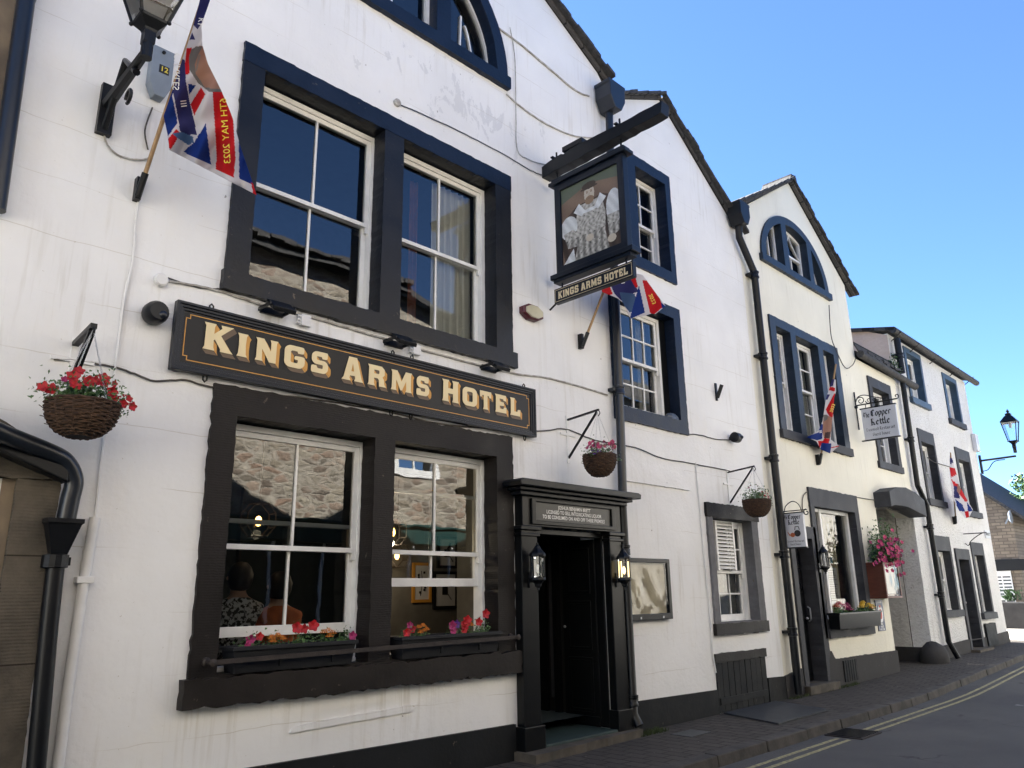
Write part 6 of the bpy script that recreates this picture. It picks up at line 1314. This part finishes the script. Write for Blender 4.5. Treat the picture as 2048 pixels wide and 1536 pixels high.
pz = thing('poster', (14.9, 0, 1.0), 'narrow navy notice with white oval emblem under the wooden menu case', 'sign'); b = MB(); b.box(14.74, 15.06, -.015, .004, .76, 1.29); obj('plate', b, pm('poster_navy', (.03, .045, .12), .4, bst=0), pz)
b = MB(); b.prism(ell(14.90, 1.05, .115, .15), -.0175, -.0155); b.box(14.74, 14.75, -.017, -.0152, .76, 1.29); b.box(15.05, 15.06, -.017, -.0152, .76, 1.29); obj('emblem', b, M['signwhite'], pz)
b = MB(); b.prism(ell(14.90, 1.05, .06, .09), -.0195, -.0178); b.prism(ell(14.90, 1.18, .04, .025), -.0195, -.0178); obj('emblem_mark', b, pm('emblem_red', (.5, .05, .05), .5, bst=0), pz)
b = merge(text_mesh('LICENSED', .045, lambda x, y: (14.9+x, -.0172, 1.255+y), bold=.001), text_mesh('FREE', .045, lambda x, y: (14.9+x, -.0172, .875+y), bold=.001), text_mesh('HOUSE', .045, lambda x, y: (14.9+x, -.0172, .83+y), bold=.001), text_mesh('WELCOME', .045, lambda x, y: (14.9+x, -.0172, .785+y), bold=.001)); obj('lettering', b, M['wtext'], pz)

# ================================================================== STREET LAMPS
def street_lamp(x, base_z, tip_y, lz, h, mat, label, s=1., arm_up=True, flare=.255):
    t_ = thing('street_lamp', (x, 0, base_z), label, 'street lamp', 'wall mounted street lanterns')
    b = MB()
    if arm_up: b.box(x-.05, x+.05, -.05, 0, base_z-.22, base_z+.18); b.tube([(x, -.04, base_z+.02), (x, tip_y*.95, lz-.27*s)], [.045, .032], 8); b.tube([(x, -.04, base_z-.18), (x, -.12, base_z-.08), (x, tip_y*.45, base_z+.22), (x, tip_y*.8, lz-.36*s)], .025, 8); b.tube([(x, tip_y*.66+.05*cos(a), lz-.52*s+.05*sin(a)) for a in [k*.5 for k in range(11)]], .012, 6)
    else:
        b.box(x-.04, x+.04, -.05, 0, base_z-.35, base_z+.15); b.tube([(x, 0, base_z), (x, tip_y, base_z+.02)], .028, 8); b.tube(smoothpath([(x, -.03, base_z-.28), (x, tip_y*.2, base_z-.25), (x, tip_y*.4, base_z-.06), (x, tip_y*.7, base_z-.04)]), .012, 6)
    obj('bracket', b, mat, t_)
    c = (x, tip_y, lz)
    b = MB(); b.lathe(c, [(.045*s, -.30*s), (.05*s, -.24*s), (.045*s, -.22*s), (.06*s, -.20*s), (.06*s, -.10*s), (.07*s, -.08*s), (.14*s, -.02*s), (.15*s, 0)], 4, a0=pi/4); b.lathe(c, [(.045*s, -.33*s), (.045*s, -.14*s)], 12)
    for k in range(4): a = pi/4+k*pi/2; b.ball((x+.15*s*cos(a), tip_y+.15*s*sin(a), lz-.01*s), .018*s, 8)
    obj('lantern_base', b, mat, t_)
    b = MB(); R0, R1 = .145*s, flare*s
    for k in range(4): a = pi/4+k*pi/2; b.tube([(x+R0*cos(a), tip_y+R0*sin(a), lz), (x+R1*cos(a), tip_y+R1*sin(a), lz+h)], .013*s, 6)
    b.lathe((x, tip_y, lz+h), [(R1*.98, -.01*s), (R1*1.08, 0), (R1*1.08, .02*s), (R1*.55, .16*s), (R1*.35, .20*s), (R1*.38, .24*s), (R1*.1, .27*s), (R1*.2, .31*s), (.002, .38*s)], 4, a0=pi/4); obj('lantern_frame', b, mat, t_)
    b = MB(); b.lathe((x, tip_y, lz), [(R0*.94, .01), (R1*.94, h-.01)], 4, a0=pi/4); obj('lantern_glass', b, M['glassc'], t_)
    b = MB(); b.lathe((x, tip_y, lz+h-.02), [(R1*.85, 0), (R1*.85, .015), (.05, .02)], 4, a0=pi/4); b.lathe((x, tip_y, lz+h-.16*s), [(.03, 0), (.04, .08*s), (.03, .14*s)], 8); obj('reflector', b, M['signwhite'], t_)
    return t_
lp = AX(300, 50, 1.40)
street_lamp(1.40, 4.93, lp.y, lp.z+.02, .34, M['black'], 'black four sided street lantern on a bracket at the top left of the pub wall', s=.85, flare=.30)
street_lamp(23.38, 4.76, -.86, 5.18, .50, M['black'], 'black street lantern on a straight scrolled bracket at the far house corner', s=.95, arm_up=False)
# numbered box
nbx = thing('electrical_box', (1.74, 0, 5.4), 'grey metal box numbered 12 on the pub wall behind the lamp bracket', 'box'); q0 = [W(305, 105), W(347, 108), W(343, 185), W(330, 210), W(312, 212), W(297, 190)]
b = MB(); b.prism([(1.645, 5.58), (1.805, 5.58), (1.805, 5.26), (1.765, 5.16), (1.69, 5.16), (1.645, 5.26)], -.09, 0); obj('housing', b, M['grey'], nbx, bevel=.006)
b = MB(); b.box(1.70, 1.775, -.0925, -.0905, 5.36, 5.43); obj('number_plate', b, M['btext'], nbx); b = text_mesh('12', .062, lambda x, y: (1.7375+x, -.0935, 5.395+y), bold=.001); obj('number', b, M['yeltext'], nbx)
b = MB(); b.lathe((1.72, -.09, 5.54), [(.014, 0), (.014, -.012), (.002, -.015)], 10, axis='y'); obj('lock', b, M['black'], nbx)

# ================================================================== FLAGS
def flag(name, label, rows, yfun, polys, base, pole, texts=(), n=(100, 200), bracket_pts=None):
    "rows: pairs of outline points; cloth gets depth from yfun; polys: printed pattern"
    t_ = thing(name, tuple(pole[0]), label, 'flag', 'coronation flags on poles')
    b = MB(); b.c = []; nu, nv = n; uv = []
    for j in range(nv+1):
        f = j/nv*(len(rows)-1); i0 = min(int(f), len(rows)-2); k = f-i0
        A = [rows[i0][0][d]*(1-k)+rows[i0+1][0][d]*k for d in (0, 1)]; B = [rows[i0][1][d]*(1-k)+rows[i0+1][1][d]*k for d in (0, 1)]
        for i in range(nu+1):
            s_ = i/nu; u, v = A[0]+(B[0]-A[0])*s_, A[1]+(B[1]-A[1])*s_; uv.append((u, v)); b.v.append(tuple(W(u, v, yfun(u, v))))
    for j in range(nv):
        for i in range(nu):
            a = j*(nu+1)+i; b.f.append((a, a+nu+1, a+nu+2, a+1)); u = (uv[a][0]+uv[a+nu+2][0])/2; v = (uv[a][1]+uv[a+nu+2][1])/2; c = base
            for P, col in polys:
                if inpoly(u, v, P): c = col
            b.c.append((*c, 1))
    cl_ = obj('cloth', b, M['cloth'], t_, smooth=True)
    sd = cl_.modifiers.new('thick', 'SOLIDIFY'); sd.thickness = .002
    for txt, sz, (u0, v0), ang, col, mirror, sq in texts:
        ca, sa = cos(ang), sin(ang)
        def to(x, y):
            x = -x*sq if mirror else x*sq; u = u0+x*ca+y*sa; v = v0+x*sa-y*ca; return W(u, v, yfun(u, v)-.006)
        obj('lettering', text_mesh(txt, sz, to, bold=.0), M[col], cl_)
    b = MB(); b.tube(pole, [.016, .014], 10); obj('pole', b, M['pole'], t_, smooth=True)
    p0 = Vector(pole[0]); d = (Vector(pole[1])-p0).normalized()
    b = MB(); b.tube([p0-d*.02, p0+d*.16], .024, 10); b.box(p0.x-.02, p0.x+.02, min(p0.y, -.02), 0, p0.z-.04, p0.z+.14); obj('pole_socket', b, M['black'], t_)
NAVY, RED, WHT, BLU = (.035, .035, .13), (.52, .015, .02), (.62, .60, .63), (.012, .035, .20)
SK, HR = (.36, .20, .15), (.17, .16, .16)
z1 = lambda P: [(x/3.657, y/3.657) for x, y in P]
pf1 = [(z1([(1475,-200),(1600,-200),(1500,130),(1445,215),(1412,180)]), NAVY), (z1([(1405,235),(1428,290),(1385,292)]), NAVY), (z1([(1365,350),(1402,350),(1385,540),(1345,548)]), RED),
 (z1([(1385,400),(1430,340),(1480,335),(1522,450),(1600,580),(1630,672),(1530,672),(1450,600),(1385,500)]), SK), (z1([(1382,420),(1400,360),(1440,338),(1482,340),(1450,400),(1425,470),(1432,540),(1500,640),(1620,655),(1630,675),(1530,672),(1450,610),(1385,510)]), HR), (z1([(1450,400),(1470,400),(1440,520),(1428,520)]), (.25, .2, .18)),
 (z1([(1330,420),(1200,640),(1150,900),(1225,1000),(1300,900),(1260,700)]), BLU), (z1([(1335,430),(1310,470),(1255,620),(1290,800),(1318,962),(1375,985),(1440,985),(1420,880),(1390,760),(1360,600),(1352,440)]), NAVY),
 (z1([(1470,640),(1502,690),(1420,845),(1393,760)]), RED), (z1([(1375,612),(1432,625),(1385,695)]), BLU), (z1([(1505,905),(1545,1208),(1338,1110),(1420,1040)]), BLU),
 (z1([(1555,672),(1640,676),(1705,870),(1722,1150),(1710,1300),(1575,1240),(1585,1150),(1570,900)]), RED), (z1([(1745,950),(1900,1350),(1860,1350),(1750,1312)]), BLU), (z1([(1838,1340),(1900,1370),(1860,1460)]), RED),
 (z1([(1225,1020),(1290,945),(1322,975),(1245,1100)]), RED), (z1([(1255,975),(1330,965),(1412,1000),(1418,1040),(1378,1062),(1300,1010)]), (.08, .15, .30))]
def y1f(u, v):
    k = min(1, max(0, v/330)); s_ = (u-330)/180
    return -.74+.34*k*(1-min(1, max(0, s_)))+.06*sin((u-330)*.10+v*.014)*k+.025*sin((u*1.3+v)*.075)
P0 = W(277, 388, -.06)
flag('flag', 'large draped flag with mirrored 6TH MAY 2023 at the top left of the pub',
     [((398,-45),(428,-45)), ((400,0),(420,0)), ((387,50),(403,50)), ((375,90),(405,92)), ((362,128),(416,128)), ((345,180),(443,182)), ((327,232),(465,235)), ((335,268),(480,290)), ((339,300),(513,390))],
     y1f, pf1, WHT, [P0, W(425, -60, -.80)],
     [('CHARLES', 19, (354, 143), 1.62+pi, 'wtext', True, .95), ('III', 17, (368, 207), 1.45+pi, 'wtext', True, 1.2), ('KI', 17, (403, 43), 1.75+pi, 'wtext', True, 1.), ('6TH MAY 2023', 19, (451, 262), 1.50+pi, 'yeltext', True, 1.08)])
z2 = lambda P: [(1100+x*.3385, 520+y*.3385) for x, y in P]
pf2 = [(z2([(300,150),(350,150),(370,200),(320,220),(300,190)]), RED), (z2([(345,120),(460,80),(520,180),(420,240),(380,200)]), NAVY), (z2([(415,100),(470,80),(515,190),(450,210)]), NAVY), (z2([(410,190),(500,200),(520,290),(470,310),(430,260)]), (.06, .11, .22)), (z2([(525,150),(560,310),(470,350),(500,240)]), BLU), (z2([(460,85),(500,85),(520,160),(505,165)]), RED), (z2([(545,120),(580,120),(640,200),(665,280),(610,325),(590,310)]), RED), (z2([(655,250),(690,280),(660,285)]), BLU)]
def y2f(u, v): return -.42-.10*((u-1205)/120)+.03*sin((u-1205)*.09+v*.03)
flag('flag', 'coronation flag blowing below the hanging inn sign',
     [((1203,578),(1204,584)), ((1212,560),(1236,597)), ((1240,548),(1246,606)), ((1262,545),(1260,637)), ((1285,550),(1290,632)), ((1314,590),(1303,627)), ((1331,612),(1311,628))],
     y2f, pf2, WHT, [W(1166, 690, -.06), W(1222, 545, -.45)], [('III', 11, (1246, 563), 1.35+pi, 'wtext', True, 1.1), ('2023', 11, (1305, 598), 1.15+pi, 'yeltext', True, 1.)], n=(80, 130))
z3 = lambda P: [(1580+x*.1433, 720+y*.1433) for x, y in P]
pf3 = [(z3([(590,250),(620,270),(600,360),(550,380),(540,300)]), NAVY), (z3([(555,370),(630,390),(625,440),(530,420)]), RED), (z3([(500,480),(560,480),(520,560),(490,560)]), NAVY), (z3([(620,460),(640,500),(600,800),(560,800),(520,740),(500,690)]), RED), (z3([(470,760),(590,800),(580,950),(560,1100),(480,1100),(450,1000)]), SK), (z3([(460,760),(530,770),(520,830),(470,860)]), HR), (z3([(490,1010),(570,1000),(550,1090),(480,1090)]), (.08, .05, .05)), (z3([(420,880),(460,900),(450,1100),(380,1120),(200,1080),(400,1010)]), BLU), (z3([(390,1130),(470,1130),(410,1230)]), RED), (z3([(480,1090),(560,1100),(540,1160),(440,1160)]), RED), (z3([(440,1155),(580,1165),(560,1310),(420,1245)]), BLU), (z3([(570,1220),(690,1190),(680,1210),(570,1232)]), RED)]
def y3f(u, v): return -.40+.30*max(0, min(1, (v-760)/150))-.06+.03*sin((u-1640)*.2+v*.03)
flag('flag', 'furled coronation flag hanging in front of the cream house triple window',
     [(z3([p])[0], z3([q])[0]) for p, q in (((590,265),(640,275)), ((550,400),(642,440)), ((505,530),(618,520)), ((475,720),(605,720)), ((455,850),(588,850)), ((400,990),(575,1000)), ((235,1078),(570,1110)), ((370,1135),(685,1198)), ((430,1250),(565,1305)))],
     y3f, pf3, WHT, [W(1640, 925, -.06), W(1672, 728, -.48)], [('III', 8, z3([(425, 1000)])[0], 1.45, 'wtext', True, 1.), ('2023', 9, z3([(590, 670)])[0], 1.9, 'yeltext', True, 1.)], n=(50, 120))
z4 = lambda P: [(1690+x*.2864, 640+y*.2864) for x, y in P]
pf4 = [(z4([(725,930),(760,990),(735,1010)]), NAVY), (z4([(730,1030),(770,1030),(780,1080),(740,1100)]), RED), (z4([(740,1110),(800,1160),(770,1190)]), RED), (z4([(760,1150),(800,1180),(800,1250),(760,1240)]), NAVY), (z4([(810,1170),(870,1260),(840,1270),(800,1220)]), RED), (z4([(790,1140),(810,1170),(800,1220),(780,1190)]), SK), (z4([(770,1250),(820,1290),(840,1340),(790,1330)]), BLU), (z4([(850,1270),(895,1330),(860,1340)]), BLU), (z4([(835,1340),(860,1330),(870,1390),(850,1395)]), RED)]
def y4f(u, v): return -.32+.03*sin(u*.25+v*.04)
flag('flag', 'coronation flag on the far roughcast house between its tall windows',
     [(z4([p])[0], z4([q])[0]) for p, q in (((733,935),(742,940)), ((730,1050),(775,1060)), ((740,1150),(805,1170)), ((755,1250),(858,1265)), ((800,1335),(893,1325)), ((842,1385),(868,1375)))],
     y4f, pf4, WHT, [W(1912, 1045, -.06), W(1901, 905, -.34)], (), n=(24, 50))
# spare socket on white gable
c_ = W(1437, 779, -.05); b = MB(); b.tube([(c_.x, -.02, c_.z-.12), (c_.x, -.11, c_.z+.06)], .028, 8); b.box(c_.x-.02, c_.x+.02, -.02, 0, c_.z-.16, c_.z+.1); tag(obj('pole_socket', b, M['black']), 'empty black flag pole socket on the white gabled wall', 'bracket')
# bird-proof plastic on sill
b = MB(); leaf = [(8.45, .02), (8.75, .05)]
b.lathe((8.62, .03, 3.70), [(.15, -.01), (.13, .04), (.08, .075), (.002, .09)], 9, sy=.5); tag(obj('plastic_sheet', b, pm('grey_plastic', (.10, .11, .12), .3, bs=20, bst=.8)), 'crumpled dark plastic bundle on the lower sky tinted window sill', 'bundle')
# moss and weeds at the foot of the walls
def weeds(x0, x1, y0, y1, n, label):
    b = MB()
    for i in range(n):
        x, y = random.uniform(x0, x1), random.uniform(y0, y1); h = random.uniform(.01, .05); a = random.uniform(0, 6.3); d = Vector((cos(a), sin(a), 0))*.006; q = Vector((x, y, gz(x)+.001)); tp = q+Vector((random.uniform(-.02, .02), random.uniform(-.02, .02), h)); b.add([q-d, q+d, tp], [(0, 1, 2)])
    o = obj('grass', b, M['moss']); tag(o, label, 'grass', kind='stuff')
weeds(7.2, 7.75, -.22, -.06, 500, 'tufts of grass by the foot of the drainpipe at the pub door'); weeds(11.0, 13.4, -.12, -.03, 700, 'thin moss and weeds along the foot of the cream house wall')
# ivy tuft on the gutter of the cream house
plant('gutter_weed', (17.6, -.1, 6.1), 'leafy weed growing in the gutter beside the pink gable wall', None, [((17.55, -.05, 6.05), .15, .1, .35, 260, .05)], [], cat='plant')
